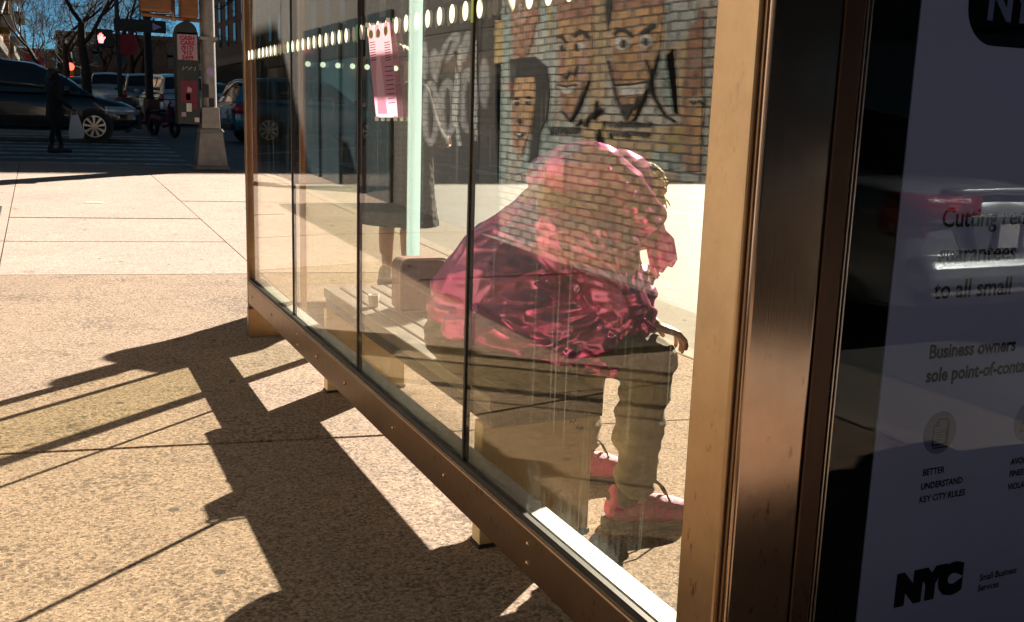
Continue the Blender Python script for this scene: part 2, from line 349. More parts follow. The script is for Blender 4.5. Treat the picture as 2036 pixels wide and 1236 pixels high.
M['brick_left'] = brick('warm_far_brick', (0.42, 0.22, 0.12), (0.50, 0.30, 0.17), (0.2, 0.15, 0.1), 0.5, 0.15)
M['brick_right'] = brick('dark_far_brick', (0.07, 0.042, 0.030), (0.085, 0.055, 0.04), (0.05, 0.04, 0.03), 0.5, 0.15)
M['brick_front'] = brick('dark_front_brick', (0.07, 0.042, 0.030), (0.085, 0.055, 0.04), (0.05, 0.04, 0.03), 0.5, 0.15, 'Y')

# ------------------------------------------------------------------ helpers: meshes
class MB:
    def __init__(s): s.v = []; s.f = []
    def add(s, vs, fs):
        o = len(s.v); s.v += [tuple(v) for v in vs]; s.f += [tuple(i + o for i in f) for f in fs]; return s
    def box(s, a, b, m=None):
        x0, y0, z0 = a; x1, y1, z1 = b
        vs = [Vector(p) for p in ((x0, y0, z0), (x1, y0, z0), (x1, y1, z0), (x0, y1, z0), (x0, y0, z1), (x1, y0, z1), (x1, y1, z1), (x0, y1, z1))]
        if m: vs = [m @ v for v in vs]
        return s.add(vs, [(3, 2, 1, 0), (4, 5, 6, 7), (0, 1, 5, 4), (1, 2, 6, 5), (2, 3, 7, 6), (3, 0, 4, 7)])
    def prism(s, poly, vec, m=None):                       # planar polygon swept by vec
        n = len(poly); a = [Vector(p) for p in poly]; b = [p + Vector(vec) for p in a]
        vs = a + b
        if m: vs = [m @ v for v in vs]
        return s.add(vs, [tuple(range(n))[::-1], tuple(range(n, 2 * n))] + [(i, (i + 1) % n, n + (i + 1) % n, n + i) for i in range(n)])
    def poly(s, pts): n = len(pts); return s.add(pts, [tuple(range(n))])
    def tube(s, pts, rad, n=8, caps=True):
        pts = [Vector(p) for p in pts]; rad = rad if isinstance(rad, (list, tuple)) else [rad] * len(pts)
        o = len(s.v); up = None
        for i, p in enumerate(pts):
            d = (pts[min(i + 1, len(pts) - 1)] - pts[max(i - 1, 0)])
            if d.length < 1e-9: d = Vector((0, 0, 1))
            d.normalize()
            if up is None: up = Vector((0, 0, 1)) if abs(d.z) < 0.9 else Vector((1, 0, 0))
            a = d.cross(up)
            if a.length < 1e-6: a = d.orthogonal()
            a.normalize(); b = a.cross(d); up = b
            for k in range(n):
                q = 2 * pi * k / n; s.v.append(tuple(p + (a * cos(q) + b * sin(q)) * rad[i]))
        for i in range(len(pts) - 1):
            for k in range(n):
                s.f.append((o + i * n + k, o + (i + 1) * n + k, o + (i + 1) * n + (k + 1) % n, o + i * n + (k + 1) % n))
        if caps:
            s.f.append(tuple(o + k for k in range(n))); e = o + (len(pts) - 1) * n
            s.f.append(tuple(e + k for k in range(n))[::-1])
        return s
    def cyl(s, p0, p1, r0, r1=None, n=16): return s.tube([p0, p1], [r0, r0 if r1 is None else r1], n)
    def lathe(s, c, prof, axis, n=28):                      # prof: (offset along axis, radius)
        ax = Vector(axis).normalized(); a = ax.orthogonal().normalized(); b = ax.cross(a); o = len(s.v); c = Vector(c)
        for (h, rr) in prof:
            for k in range(n):
                q = 2 * pi * k / n; s.v.append(tuple(c + ax * h + (a * cos(q) + b * sin(q)) * rr))
        for i in range(len(prof) - 1):
            for k in range(n):
                s.f.append((o + i * n + k, o + i * n + (k + 1) % n, o + (i + 1) * n + (k + 1) % n, o + (i + 1) * n + k))
        return s
    def capsule(s, p0, p1, r0, r1, n=12, k=4):
        p0, p1 = Vector(p0), Vector(p1); ax = p1 - p0; L = ax.length
        ax = ax.normalized() if L > 1e-7 else Vector((0, 0, 1))
        prof = [(-r0 * cos(q), max(r0 * sin(q), 1e-4)) for q in [pi / 2 * i / k for i in range(k + 1)]]
        prof += [(L + r1 * sin(q), max(r1 * cos(q), 1e-4)) for q in [pi / 2 * i / k for i in range(k + 1)]]
        o = len(s.v); s.lathe(p0, prof, ax, n)
        s.f.append(tuple(o + i for i in range(n))[::-1]); e = len(s.v) - n; s.f.append(tuple(e + i for i in range(n)))
        return s
    def ell(s, c, rad, rot=None, n=20, k=12):
        c = Vector(c); o = len(s.v); q = rot or Quaternion()
        for i in range(k + 1):
            a = pi * i / k
            for j in range(n):
                b = 2 * pi * j / n; v = Vector((max(sin(a), 1e-3) * cos(b) * rad[0], max(sin(a), 1e-3) * sin(b) * rad[1], cos(a) * rad[2]))
                s.v.append(tuple(c + q @ v))
        for i in range(k):
            for j in range(n): s.f.append((o + i * n + j, o + (i + 1) * n + j, o + (i + 1) * n + (j + 1) % n, o + i * n + (j + 1) % n))
        s.f.append(tuple(o + j for j in range(n))); s.f.append(tuple(o + k * n + j for j in range(n))[::-1])
        return s
    def build(s, name, mat, parent=None, bevel=0.0, smooth=False, seg=2):
        me = bpy.data.meshes.new(name)
        off = Vector((0, 0, 0)); p = parent
        while p is not None: off += p.location; p = p.parent
        me.from_pydata([tuple(Vector(v) - off) for v in s.v], [], s.f); me.update()
        bm = bmesh.new(); bm.from_mesh(me); bmesh.ops.recalc_face_normals(bm, faces=bm.faces); bm.to_mesh(me); bm.free()
        return link(name, me, mat, parent, bevel, smooth, seg)
def link(name, me, mat, parent=None, bevel=0.0, smooth=False, seg=2):
    o = bpy.data.objects.new(name, me); COL.objects.link(o); o.parent = parent
    if mat is not None: me.materials.append(M[mat] if isinstance(mat, str) else mat)
    if smooth:
        for p in me.polygons: p.use_smooth = True
    if bevel:
        b = o.modifiers.new('bevel', 'BEVEL'); b.width = bevel; b.segments = seg; b.limit_method = 'ANGLE'; b.angle_limit = R(40)
    return o
def remeshed(mb, voxel, smooth=3, disp=None):
    me = bpy.data.meshes.new('tmp'); me.from_pydata(mb.v, [], mb.f); me.update()
    bm = bmesh.new(); bm.from_mesh(me); bmesh.ops.recalc_face_normals(bm, faces=bm.faces); bm.to_mesh(me); bm.free()
    o = bpy.data.objects.new('tmp', me); COL.objects.link(o)
    a = o.modifiers.new('r', 'REMESH'); a.mode = 'VOXEL'; a.voxel_size = voxel; a.use_smooth_shade = True
    if smooth:
        b = o.modifiers.new('s', 'SMOOTH'); b.iterations = smooth; b.factor = 0.5
    dg = bpy.context.evaluated_depsgraph_get(); dg.update()
    res = bpy.data.meshes.new_from_object(o.evaluated_get(dg))
    bpy.data.objects.remove(o, do_unlink=True)
    if disp:
        res.update()
        nn = [(v.index, v.co.copy(), v.normal.copy()) for v in res.vertices]
        for i, c, n in nn: res.vertices[i].co = c + disp(c, n)
        res.update()
    for p in res.polygons: p.use_smooth = True
    return res
def link_world(name, me, mat, parent):
    off = Vector((0, 0, 0)); p = parent
    while p is not None: off += p.location; p = p.parent
    me.transform(Matrix.Translation(-off)); return link(name, me, mat, parent)
def thing(name, label, cat, loc=(0, 0, 0), rz=0, group=None):
    o = bpy.data.objects.new(name, None); o.empty_display_size = 0.1; COL.objects.link(o)
    o.location = loc; o.rotation_euler = (0, 0, rz); tag(o, label, cat, group); return o
def tag(o, label=None, cat=None, group=None, kind=None):
    if label: o['label'] = label
    if cat: o['category'] = cat
    if group: o['group'] = group
    if kind: o['kind'] = kind
    return o
def struct(o): o['kind'] = 'structure'; return o
def copy_tree(o, parent=None):
    c = o.copy(); COL.objects.link(c); c.parent = parent
    for ch in list(o.children): copy_tree(ch, c)
    return c
def text_mesh(body, size, align='LEFT', bold=0.0, shear=0.0, sx=1.0):
    cu = bpy.data.curves.new('t', 'FONT'); cu.body = body; cu.size = size; cu.align_x = align; cu.offset = bold; cu.shear = shear
    cu.resolution_u = 3
    o = bpy.data.objects.new('t', cu); COL.objects.link(o)
    dg = bpy.context.evaluated_depsgraph_get(); dg.update()
    me = bpy.data.meshes.new_from_object(o.evaluated_get(dg)); bpy.data.objects.remove(o, do_unlink=True)
    if sx != 1: me.transform(Matrix.Diagonal((sx, 1, 1, 1)))
    me.materials.clear(); return me
def text_at(name, body, size, mat, m, parent, **kw):
    me = text_mesh(body, size, **kw); me.transform(m); return link_world(name, me, mat, parent)
FACE_SOUTH = Matrix(((1, 0, 0, 0), (0, 0, -1, 0), (0, 1, 0, 0), (0, 0, 0, 1)))      # text in the XZ plane, read from -Y

# ================================================================== the ground
def sheet(name, x0, x1, ys, dz, mat):
    b = MB()
    for i in range(len(ys) - 1):
        b.poly([(x0, ys[i], g(ys[i]) + dz), (x1, ys[i], g(ys[i]) + dz), (x1, ys[i + 1], g(ys[i + 1]) + dz), (x0, ys[i + 1], g(ys[i + 1]) + dz)])
    return struct(b.build(name, mat))
sheet('road', -400, 500, [-200, 6, 80, 700], -0.15, 'asphalt')
sheet('gutter', 3.36, 4.42, [-30, 6, 15.5], -0.146, 'gutter')
# sidewalk slabs
SK = -0.18                                   # the cross joints run a little askew
ROW = [-13.6, -11.65, -9.7, -7.75, -5.8, -3.85, -1.9, 0.03, 1.97, 3.92, 6.07, 7.93, 9.55, 11.15, 12.8, 14.5]
XS = [-1.9, -0.34, 1.47, 3.2]
def P(x, y, z=0.0): return (x, y, g(y) + z)
def slab(b, pts, gap=0.005):
    n = len(pts); c = Vector((sum(p[0] for p in pts) / n, sum(p[1] for p in pts) / n, 0))
    q = []
    for p in pts:
        v = Vector((p[0], p[1], 0)) - c; sx = gap / max(abs(v.x), 0.1); sy = gap / max(abs(v.y), 0.1)
        q.append((c.x + v.x * (1 - sx), c.y + v.y * (1 - sy)))
    dz = random.uniform(-0.003, 0.003)
    top = [P(x, y, dz) for x, y in q]; edge = [P(c.x + (x - c.x) * 1.001, c.y + (y - c.y) * 1.001, -0.02) for x, y in q]
    b.add(top + edge, [tuple(range(n))] + [(i, (i + 1) % n, n + (i + 1) % n, n + i) for i in range(n)])
b = MB()
for i in range(len(ROW) - 1):
    for j in range(3):
        xa, xb = XS[j], XS[j + 1]; k = random.uniform(-0.03, 0.03) if j else 0
        slab(b, [(xa, ROW[i] + SK * (xa - .3) + k), (xb, ROW[i] + SK * (xb - .3) + k), (xb, ROW[i + 1] + SK * (xb - .3) + k), (xa, ROW[i + 1] + SK * (xa - .3) + k)])
y = lambda x: ROW[-1] + SK * (x - .3)
slab(b, [(1.47, y(1.47)), (3.2, y(3.2)), (3.2, 15.7), (3.1, 16.45), (2.85, 16.9), (1.47, 17.53)])
slab(b, [(-0.34, y(-.34)), (1.47, y(1.47)), (1.47, 17.53), (-0.34, 18.36)])
slab(b, [(-1.9, y(-1.9)), (-0.34, y(-.34)), (-0.34, 18.36), (-1.9, 18.95)])
for k in range(8): slab(b, [(-1.9 - 2 * k, 17.3), (-1.9 - 2 * k, 18.95 + .3 * k), (-3.9 - 2 * k, 19.25 + .3 * k), (-3.9 - 2 * k, 17.3)])
sw = struct(b.build('sidewalk', 'concrete')); sw.data.materials.append(M['concrete_old'])
for pl_ in sw.data.polygons:
    if pl_.center.y < 8.0 + SK * (pl_.center.x - .3): pl_.material_index = 1
b = MB()
b.poly([P(-1.95, -14, -.012), P(3.22, -14, -.012), P(3.22, 6, -.012), P(-1.95, 6, -.012)])
b.poly([P(-1.95, 6, -.012), P(3.22, 6, -.012), P(3.22, 15.7, -.012), P(2.86, 16.92, -.012), P(-1.9, 18.97, -.012), P(-18, 21.4, -.012), P(-18, 17.2, -.012), P(-1.95, 17.2, -.012)])
struct(b.build('sidewalk_bed', 'dirt'))
def kerb(name, path, wd, mat, closed=False):
    b = MB(); pts = [Vector((x, y, 0)) for x, y in path]; nrm = []
    for i, p in enumerate(pts):
        d = (pts[min(i + 1, len(pts) - 1)] - pts[max(i - 1, 0)]).normalized(); nrm.append(Vector((d.y, -d.x, 0)))
    for i in range(len(pts) - 1):
        a0, a1 = pts[i], pts[i + 1]; b0, b1 = a0 + nrm[i] * wd, a1 + nrm[i + 1] * wd
        ring = lambda a, o: [(a.x, a.y, g(a.y) - .02), (a.x, a.y, g(a.y) + .003), (o.x, o.y, g(o.y) + .001), (o.x + .0, o.y, g(o.y) - .2)]
        A, B = ring(a0, b0), ring(a1, b1)
        b.add(A + B, [(0, 1, 5, 4), (1, 2, 6, 5), (2, 3, 7, 6)])
    return struct(b.build(name, mat, bevel=0.012))
kerb('kerb', [(3.2, -30)] + [(3.2, -14 + 2 * i) for i in range(1, 15)] + [(3.2, 15.7), (3.17, 16.1), (3.1, 16.45), (3.0, 16.72), (2.85, 16.9), (1.47, 17.53), (-0.34, 18.36), (-1.9, 18.95), (-18, 21.37)], 0.16, 'kerb')
# far sidewalks: beyond the cross street, both sides of the street, and the opposite side
def walk(name, x0, x1, y0, y1):
    b = MB(); ys = [y0, 80, y1] if y0 < 80 < y1 else [y0, y1]
    if y0 < 6 < y1: ys = [y0, 6, y1]
    for i in range(len(ys) - 1):
        a, c = ys[i], ys[i + 1]
        b.add([(x0, a, g(a)), (x1, a, g(a)), (x1, c, g(c)), (x0, c, g(c)), (x0, a, g(a) - .2), (x1, a, g(a) - .2), (x1, c, g(c) - .2), (x0, c, g(c) - .2)],
              [(0, 1, 2, 3), (0, 4, 5, 1), (1, 5, 6, 2), (2, 6, 7, 3), (3, 7, 4, 0)])
    return struct(b.build(name, 'concrete'))
walk('far_left_sidewalk', -2.6, 1.2, 33, 170); walk('far_right_sidewalk', 12.6, 16, 33, 170)
walk('opposite_sidewalk', 12.6, 16, -60, 17)
# crosswalk bars across the side street, running with its traffic
b = MB()
for k in range(9):
    y0 = 19.9 + 1.15 * k; x1 = 2.55 + .03 * k
    b.poly([(-3.2, y0 + .35, g(y0 + .35) - .146), (x1, y0 - .18, g(y0 - .18) - .146), (x1, y0 + .25, g(y0 + .25) - .146), (-3.2, y0 + .78, g(y0 + .78) - .146)])
struct(b.build('crosswalk', 'paint'))
b = MB()
for k in range(8):
    x0 = 4.4 + 1.1 * k
    b.poly([(x0, 18.0, g(18) - .146), (x0 + .45, 18.0, g(18) - .146), (x0 + .45, 20.8, g(20.8) - .146), (x0, 20.8, g(20.8) - .146)])
b.poly([(6.0, 34.5, g(34.5) - .146), (12.4, 34.5, g(34.5) - .146), (12.4, 35.1, g(35.1) - .146), (6.0, 35.1, g(35.1) - .146)])
b.poly([(4.0, 22.5, g(22.5) - .146), (9.0, 27.0, g(27) - .146), (9.0, 27.5, g(27.5) - .146), (4.0, 23.0, g(23) - .146)])
for (a, c) in ((-10, 6), (6, 17)): b.poly([(8.1, a, g(a) - .146), (8.22, a, g(a) - .146), (8.22, c, g(c) - .146), (8.1, c, g(c) - .146)])
struct(b.build('road_markings', 'paint'))

# ================================================================== the painted brick building behind the camera's shoulder
XW = -1.9
mur = thing('mural_building', 'low brick building with giant faces painted on its sidewalk wall', 'building', (XW, 4, 0))
MB().box((-14, -14, -.05), (XW, 17.2, 3.6)).build('wall', 'mural_pale', mur)
MB().box((-14.1, -14.1, 3.602), (XW + .12, 17.3, 3.95)).build('cornice', 'cornice', mur)
def wp(pts, off): return [wallhit(u, v, XW) + Vector((off, 0, 0)) for u, v in pts]
def paint(name, mat, shapes, off):
    b = MB()
    for i, s in enumerate(shapes):
        q = wp(s, 0); q = [Vector((XW, p.y, min(max(p.z, 0.01), 3.58))) for p in q]
        b.prism(q, (off + i * .0004, 0, 0))
    return b.build(name, mat, mur)
def oval(cx, cy, rx, ry, n=20, rot=0.0, a0=0, a1=2 * pi):
    return [(cx + rx * cos(a0 + (a1 - a0) * i / n) * cos(rot) - ry * sin(a0 + (a1 - a0) * i / n) * sin(rot), cy + rx * cos(a0 + (a1 - a0) * i / n) * sin(rot) + ry * sin(a0 + (a1 - a0) * i / n) * cos(rot)) for i in range(n)]
def stroke(pts, wd):
    L, Rr = [], []
    for i, p in enumerate(pts):
        a = pts[max(i - 1, 0)]; c = pts[min(i + 1, len(pts) - 1)]; dx, dy = c[0] - a[0], c[1] - a[1]; q = sqrt(dx * dx + dy * dy) or 1
        t = wd * (0.35 + 0.65 * sin(pi * (i + .5) / len(pts)))
        L.append((p[0] - dy / q * t, p[1] + dx / q * t)); Rr.append((p[0] + dy / q * t, p[1] - dx / q * t))
    return L + Rr[::-1]
# broad fields of colour
paint('dark_paint', 'mural_dark', [[(500, -250), (700, -250), (985, -160), (1000, 60), (992, 470), (830, 470), (700, 440), (500, 400)]], .003)
paint('teal_paint', 'mural_teal', [[(985, 60), (1012, -20), (1024, 120), (1010, 330), (990, 420)], [(1082, -160), (1108, -160), (1105, 90), (1072, 60)], [(1308, 120), (1342, 95), (1352, 230), (1322, 210)], [(1300, 300), (1350, 290), (1352, 335), (1300, 340)], [(1070, 240), (1100, 235), (1110, 330), (1030, 345)]], .003)
paint('cream_paint', 'mural_cream', [[(1186, -160), (1210, -160), (1206, 190), (1180, 235), (1170, 190)], [(1145, 245), (1190, 225), (1235, 260), (1300, 255), (1350, 250), (1360, 330), (1290, 350), (1180, 340), (1120, 300)], [(1318, 60), (1375, 40), (1365, 240), (1340, 230)], [(1085, 330), (1200, 320), (1340, 345), (1380, 470), (1350, 560), (1060, 560)]], .003)
paint('blue_paint', 'mural_blue', [[(1072, 60), (1105, 60), (1108, 200), (1085, 280), (1070, 210)], [(1105, 250), (1150, 240), (1160, 300), (1100, 320)], [(1325, -160), (1395, -160), (1385, 60), (1325, 100)]], .0045)
paint('ochre_paint', 'mural_yellow', [[(1088, -160), (1100, -160), (1099, 60), (1092, 100)], [(986, 40), (1002, 40), (1000, 125), (985, 128)], [(1190, 250), (1204, 240), (1203, 300), (1192, 300)], [(1330, 250), (1375, 240), (1370, 300), (1330, 310)]], .0060)
paint('rust_paint', 'mural_rust', [[(1030, -160), (1085, -160), (1070, 40), (1052, 110), (1022, 118), (1020, 40)], [(1108, -160), (1192, -160), (1178, 60), (1110, 60)], [(1215, -160), (1325, -160), (1322, 22), (1222, 26)], [(1372, 60), (1402, 20), (1395, 340), (1365, 340), (1360, 180)]], .0075)
# four painted heads: flesh, shade, hair, line
paint('face_paint', 'mural_tan', [[(1110, 42), (1180, 36), (1182, 110), (1172, 165), (1154, 212), (1136, 238), (1122, 224), (1114, 160)],
                                  [(1214, 22), (1322, 16), (1316, 95), (1298, 160), (1268, 226), (1252, 244), (1232, 206), (1216, 120)],
                                  [(1028, 152), (1064, 150), (1066, 196), (1057, 258), (1038, 312), (1022, 286), (1019, 210)],
                                  [(1372, 195), (1400, 185), (1396, 330), (1380, 325)]], .0090)
paint('face_shade', 'mural_rust', [[(1112, 90), (1128, 88), (1126, 150), (1136, 232), (1122, 224), (1114, 160)], [(1216, 110), (1236, 150), (1248, 190), (1250, 240), (1232, 206)], [(1022, 200), (1034, 205), (1036, 300), (1022, 286)]], .0105)
paint('face_light', 'mural_pink', [[(1160, 70), (1172, 70), (1168, 150), (1150, 205), (1152, 150)], [(1270, 60), (1286, 60), (1288, 120), (1276, 150)], oval(1039, 30, 14, 18), [(1046, 240), (1056, 240), (1042, 300), (1036, 296)]], .0120)
paint('hair_paint', 'mural_black', [[(1014, 118), (1066, 112), (1090, 132), (1097, 180), (1092, 232), (1078, 262), (1070, 318), (1052, 322), (1062, 250), (1068, 196), (1064, 152), (1028, 154), (1018, 200)],
                                    [(1205, -60), (1226, -60), (1218, 40), (1212, 62), (1206, 30)]], .0135)
paint('eye_white', 'mural_white', [oval(1241, 86, 16, 13), oval(1289, 82, 14, 13), oval(1156, 92, 10, 7), oval(1120, 94, 8, 6), oval(1038, 10, 6, 5), oval(1030, 204, 5, 5), oval(1053, 202, 5, 5), [(1230, 172), (1262, 170), (1292, 164), (1286, 186), (1236, 190)], [(1120, 174), (1148, 170), (1140, 186), (1124, 186)], oval(1035, 269, 6, 4), oval(1382, 200, 6, 7), oval(1397, 200, 6, 7)], .0150)
paint('line_paint', 'mural_black', [stroke([(1224, 70), (1232, 58), (1246, 60), (1262, 74)], 5), stroke([(1276, 66), (1288, 60), (1300, 52), (1308, 50)], 5), oval(1243, 87, 6, 9), oval(1287, 83, 6, 9),
                                    stroke([(1144, 72), (1156, 62), (1168, 66), (1174, 76)], 5), stroke([(1111, 74), (1120, 70), (1127, 84)], 4), oval(1150, 94, 5, 8), oval(1121, 95, 5, 6),
                                    stroke([(1120, 148), (1128, 156), (1136, 142), (1146, 150), (1152, 130)], 4), stroke([(1222, 168), (1240, 168), (1270, 166), (1296, 160)], 2), stroke([(1230, 196), (1238, 212), (1252, 216), (1266, 210), (1272, 192)], 5), [(1236, 208), (1268, 206), (1252, 236)],
                                    stroke([(1114, 168), (1130, 172), (1150, 168)], 2), stroke([(1120, 220), (1136, 240), (1150, 216), (1174, 160)], 3), stroke([(1262, 240), (1290, 176), (1312, 110)], 1.6), stroke([(1213, 120), (1230, 200), (1252, 246)], 1.6),
                                    stroke([(1190, 200), (1182, 236), (1200, 218)], 1.6), stroke([(1150, 250), (1158, 238), (1164, 250), (1176, 230), (1192, 218)], 2.2), stroke([(1024, 196), (1034, 194)], 2), stroke([(1048, 193), (1058, 192)], 2), oval(1031, 205, 3, 4), oval(1052, 204, 3, 4), stroke([(1026, 264), (1036, 272), (1046, 264)], 2), oval(1036, 240, 4, 5),
                                    stroke([(1292, 160), (1302, 190), (1326, 230), (1344, 240)], 2.2), stroke([(1288, 118), (1296, 140), (1300, 176)], 1.5), oval(1382, 202, 3, 4), oval(1397, 202, 3, 4), stroke([(1190, 286), (1196, 258), (1202, 290)], 2)], .0165)
# faded lettering strokes under the faces, and big grey bubble letters further on
paint('faded_writing', 'mural_grey', [stroke([(1200 + 11 * k, 240 + (k % 3) * 4), (1203 + 11 * k, 252), (1207 + 11 * k, 240 + (k * 7 % 5))], 1.3) for k in range(9)] + [stroke([(1212 + 12 * k, 262), (1217 + 12 * k, 274 - (k * 5 % 7)), (1221 + 12 * k, 263)], 1.3) for k in range(7)] + [stroke([(1095 + 10 * k, 254), (1099 + 10 * k, 266), (1103 + 10 * k, 252)], 1.2) for k in range(6)], .0180)
paint('bubble_letters', 'mural_grey', [oval(868, 130, 12, 34, rot=-.1), oval(896, 95, 14, 36, rot=.5), oval(858, 225, 18, 66), oval(892, 215, 20, 60), oval(933, 200, 22, 66), oval(965, 165, 10, 52), oval(928, 92, 9, 32, rot=.2), oval(846, 120, 8, 38)], .0060)
paint('bubble_blue', 'mural_blue', [stroke([(918, 90), (912, 150), (906, 230), (916, 290)], 5), stroke([(948, 80), (946, 140), (950, 280)], 5)], .0078)
paint('bubble_lines', 'mural_black', [oval(858, 225, 6, 48), oval(892, 215, 6, 42), oval(934, 205, 7, 44), stroke([(872, 170), (880, 130), (900, 80)], 3), stroke([(905, 100), (918, 160), (914, 250)], 2)], .0096)
paint('shutter_paint', 'mural_black', [[(838, -200), (985, -200), (985, 52), (905, 62), (838, 72)], [(700, -100), (830, -160), (830, 110), (700, 120)], [(505, -50), (560, -50), (560, 120), (505, 130)]], .0114)
b = MB(); b.box((XW, -13.9, 0.0), (XW + .004, 0.6, 3.55)); b.build('added_dark_facing', 'mural_dark', mur)  # unseen dark facing, added to cut light bounced into the foreground shadows
# far end of the wall: dark shopfront bays
b = MB()
for k in range(4): b.box((XW + .002, 12.2 + 1.2 * k, 0.12), (XW + .05, 13.2 + 1.2 * k, 2.5))
b.build('shop_bay', 'winglass', mur)

# dark plates added along the wall to darken what the glass mirrors
def dark_plate(y0, y1, label):
    t = thing('added_dark_plates', label, 'added dark plates', (-1.3, .5 * (y0 + y1), g(y0)), 0, 'dark plates added along the painted wall')
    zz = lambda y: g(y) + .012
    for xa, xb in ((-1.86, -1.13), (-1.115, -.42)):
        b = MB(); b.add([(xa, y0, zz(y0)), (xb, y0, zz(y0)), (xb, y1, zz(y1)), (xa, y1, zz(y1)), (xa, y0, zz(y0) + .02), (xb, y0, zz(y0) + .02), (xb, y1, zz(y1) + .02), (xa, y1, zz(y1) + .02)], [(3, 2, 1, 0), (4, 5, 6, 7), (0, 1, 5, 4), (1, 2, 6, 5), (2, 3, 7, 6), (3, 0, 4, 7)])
        lf = b.build('plate_half', 'dark_plate', t)
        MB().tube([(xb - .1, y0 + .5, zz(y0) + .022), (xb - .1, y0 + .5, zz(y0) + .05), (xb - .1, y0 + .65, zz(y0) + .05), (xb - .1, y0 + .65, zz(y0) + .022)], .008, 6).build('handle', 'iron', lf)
dark_plate(4.7, 7.0, 'added dark plates by the wall, nearest the camera, darkening the glass over the jacket'); dark_plate(7.06, 9.4, 'added dark plates by the wall, middle of three pairs'); dark_plate(9.46, 12.0, 'added dark plates by the wall, farthest of three pairs')

# ================================================================== the bus shelter
sh = thing('bus_shelter', 'bronze framed bus shelter with streaked glass back wall over a brown rail', 'bus shelter', (1.05, 3.6, 0))
YN, YF = 1.46, 5.74                                       # near and far ends of the glass
SEAM = [1.445, 2.53, 3.60, 4.68, 5.735]
ZB, ZT = 0.30, 2.42
for i in range(4):
    y0, y1 = SEAM[i] + .006, SEAM[i + 1] - .006
    p = MB().box((1.045, y0, ZB), (1.055, y1, ZT)).build('glass_pane', 'glass', sh)
    dm = MB(); n = 11; st = (SEAM[i + 1] - SEAM[i]) / n
    for k in range(n):
        cy = SEAM[i] + st * (k + .5); prof = [(1.0405, cy + .0205 * cos(2 * pi * q / 20), 1.563 + .0255 * sin(2 * pi * q / 20)) for q in range(20)]
        dm.poly(prof)
    dm.build('dot_row', 'frit', p)
    if i: MB().box((1.041, SEAM[i] - .0055, ZB), (1.059, SEAM[i] + .0055, ZT)).build('joint_seal', 'seal', sh)
for i in (1, 2, 3):
    MB().box((1.038, SEAM[i] - .012, 1.53), (1.040, SEAM[i] + .004, 1.592)).build('seal_clip', simple('lime_tag', (0.45, 0.62, 0.10), 0.5) if i == 1 else M['green'], sh)
# rail: face plate, cap strip, black seal and a pale inner sill
rail = MB().box((1.022, YN + .004, .188), (1.075, YF, .312)).build('base_rail', 'bronze_dark', sh, bevel=.006)
MB().box((1.024, YN + .004, .3125), (1.030, YF, .3165)).build('rail_lip', 'trim', rail)
MB().box((1.031, YN + .004, .3125), (1.044, YF, .330)).build('rail_seal', 'seal', rail)
MB().box((1.056, YN + .004, .3125), (1.110, YF, .326)).build('inner_sill', simple('pale_sill', (0.62, 0.66, 0.66), 0.45, 0.3, 0.2, 40), rail)
for yy in (2.05, 2.62, 3.1, 3.7, 4.15, 4.5, 5.1, 5.62):
    for zz in ((.25,) if yy not in (4.5, 2.05) else (.225, .275)): MB().lathe((1.0225, yy, zz), [(0, .0075), (.003, .0075), (.006, .004), (.006, .0001)], (-1, 0, 0), 12).build('screw', 'bronze', rail, smooth=True)
MB().box((1.02, YN, ZT - .001), (1.08, YF, ZT + .12)).build('top_rail', 'bronze_dark', sh, bevel=.006)
# posts
MB().box((1.026, YF + .002, 0), (1.09, YF + .052, 2.55)).build('post', 'bronze_dark', sh, bevel=.005)
MB().box((1.0245, YF + .010, 0.02), (1.0258, YF + .022, 2.5)).build('post_groove', 'seal', sh)
MB().box((1.012, YF - .055, 0), (1.20, YF - .006, .17)).build('foot_bracket', 'bronze_dark', sh, bevel=.004)
PX = 1.036; PYa, PYb = hit(1463, 618, 0, PX).y, hit(1383, 618, 0, PX).y
MB().box((PX, PYa, 0), (1.10, PYb, 2.55)).build('post', 'bronze', sh, bevel=.005)
# glass wing across the far end
wing = MB().box((1.36, 5.745, .28), (1.975, 5.757, 2.4)).build('end_pane', 'glass_side', sh)
b = MB()
for k in range(7):
    cx = 1.375 + .0857 * k
    b.poly([(cx + .0155 * cos(2 * pi * q / 20), 5.742, 1.535 + .0155 * sin(2 * pi * q / 20)) for q in range(20)])
b.build('dot_row', 'frit_blue', wing)
MB().box((1.325, 5.735, .02), (1.358, 5.765, 2.45)).build('mullion', 'bronze', sh, bevel=.003)
MB().box((1.977, 5.72, .26), (2.045, 5.775, 2.45)).build('glass_edge_post', 'glass_edge', sh, bevel=.004)
# roof
b = MB(); b.box((.93, 1.0, 2.552), (1.10, 6.0, 2.64)); b.box((2.54, 1.0, 2.552), (2.62, 6.0, 2.64))
for yy in (1.0, 2.22, 3.46, 4.70, 5.92): b.box((1.1005, yy, 2.553), (2.5395, yy + .07, 2.639))
rf = b.build('roof', 'bronze_dark', sh)
for ya, yb in ((1.071, 2.219), (2.291, 3.459), (3.531, 4.699), (4.771, 5.919)): MB().box((1.101, ya, 2.60), (2.539, yb, 2.612)).build('roof_glass', 'glass_side', rf)

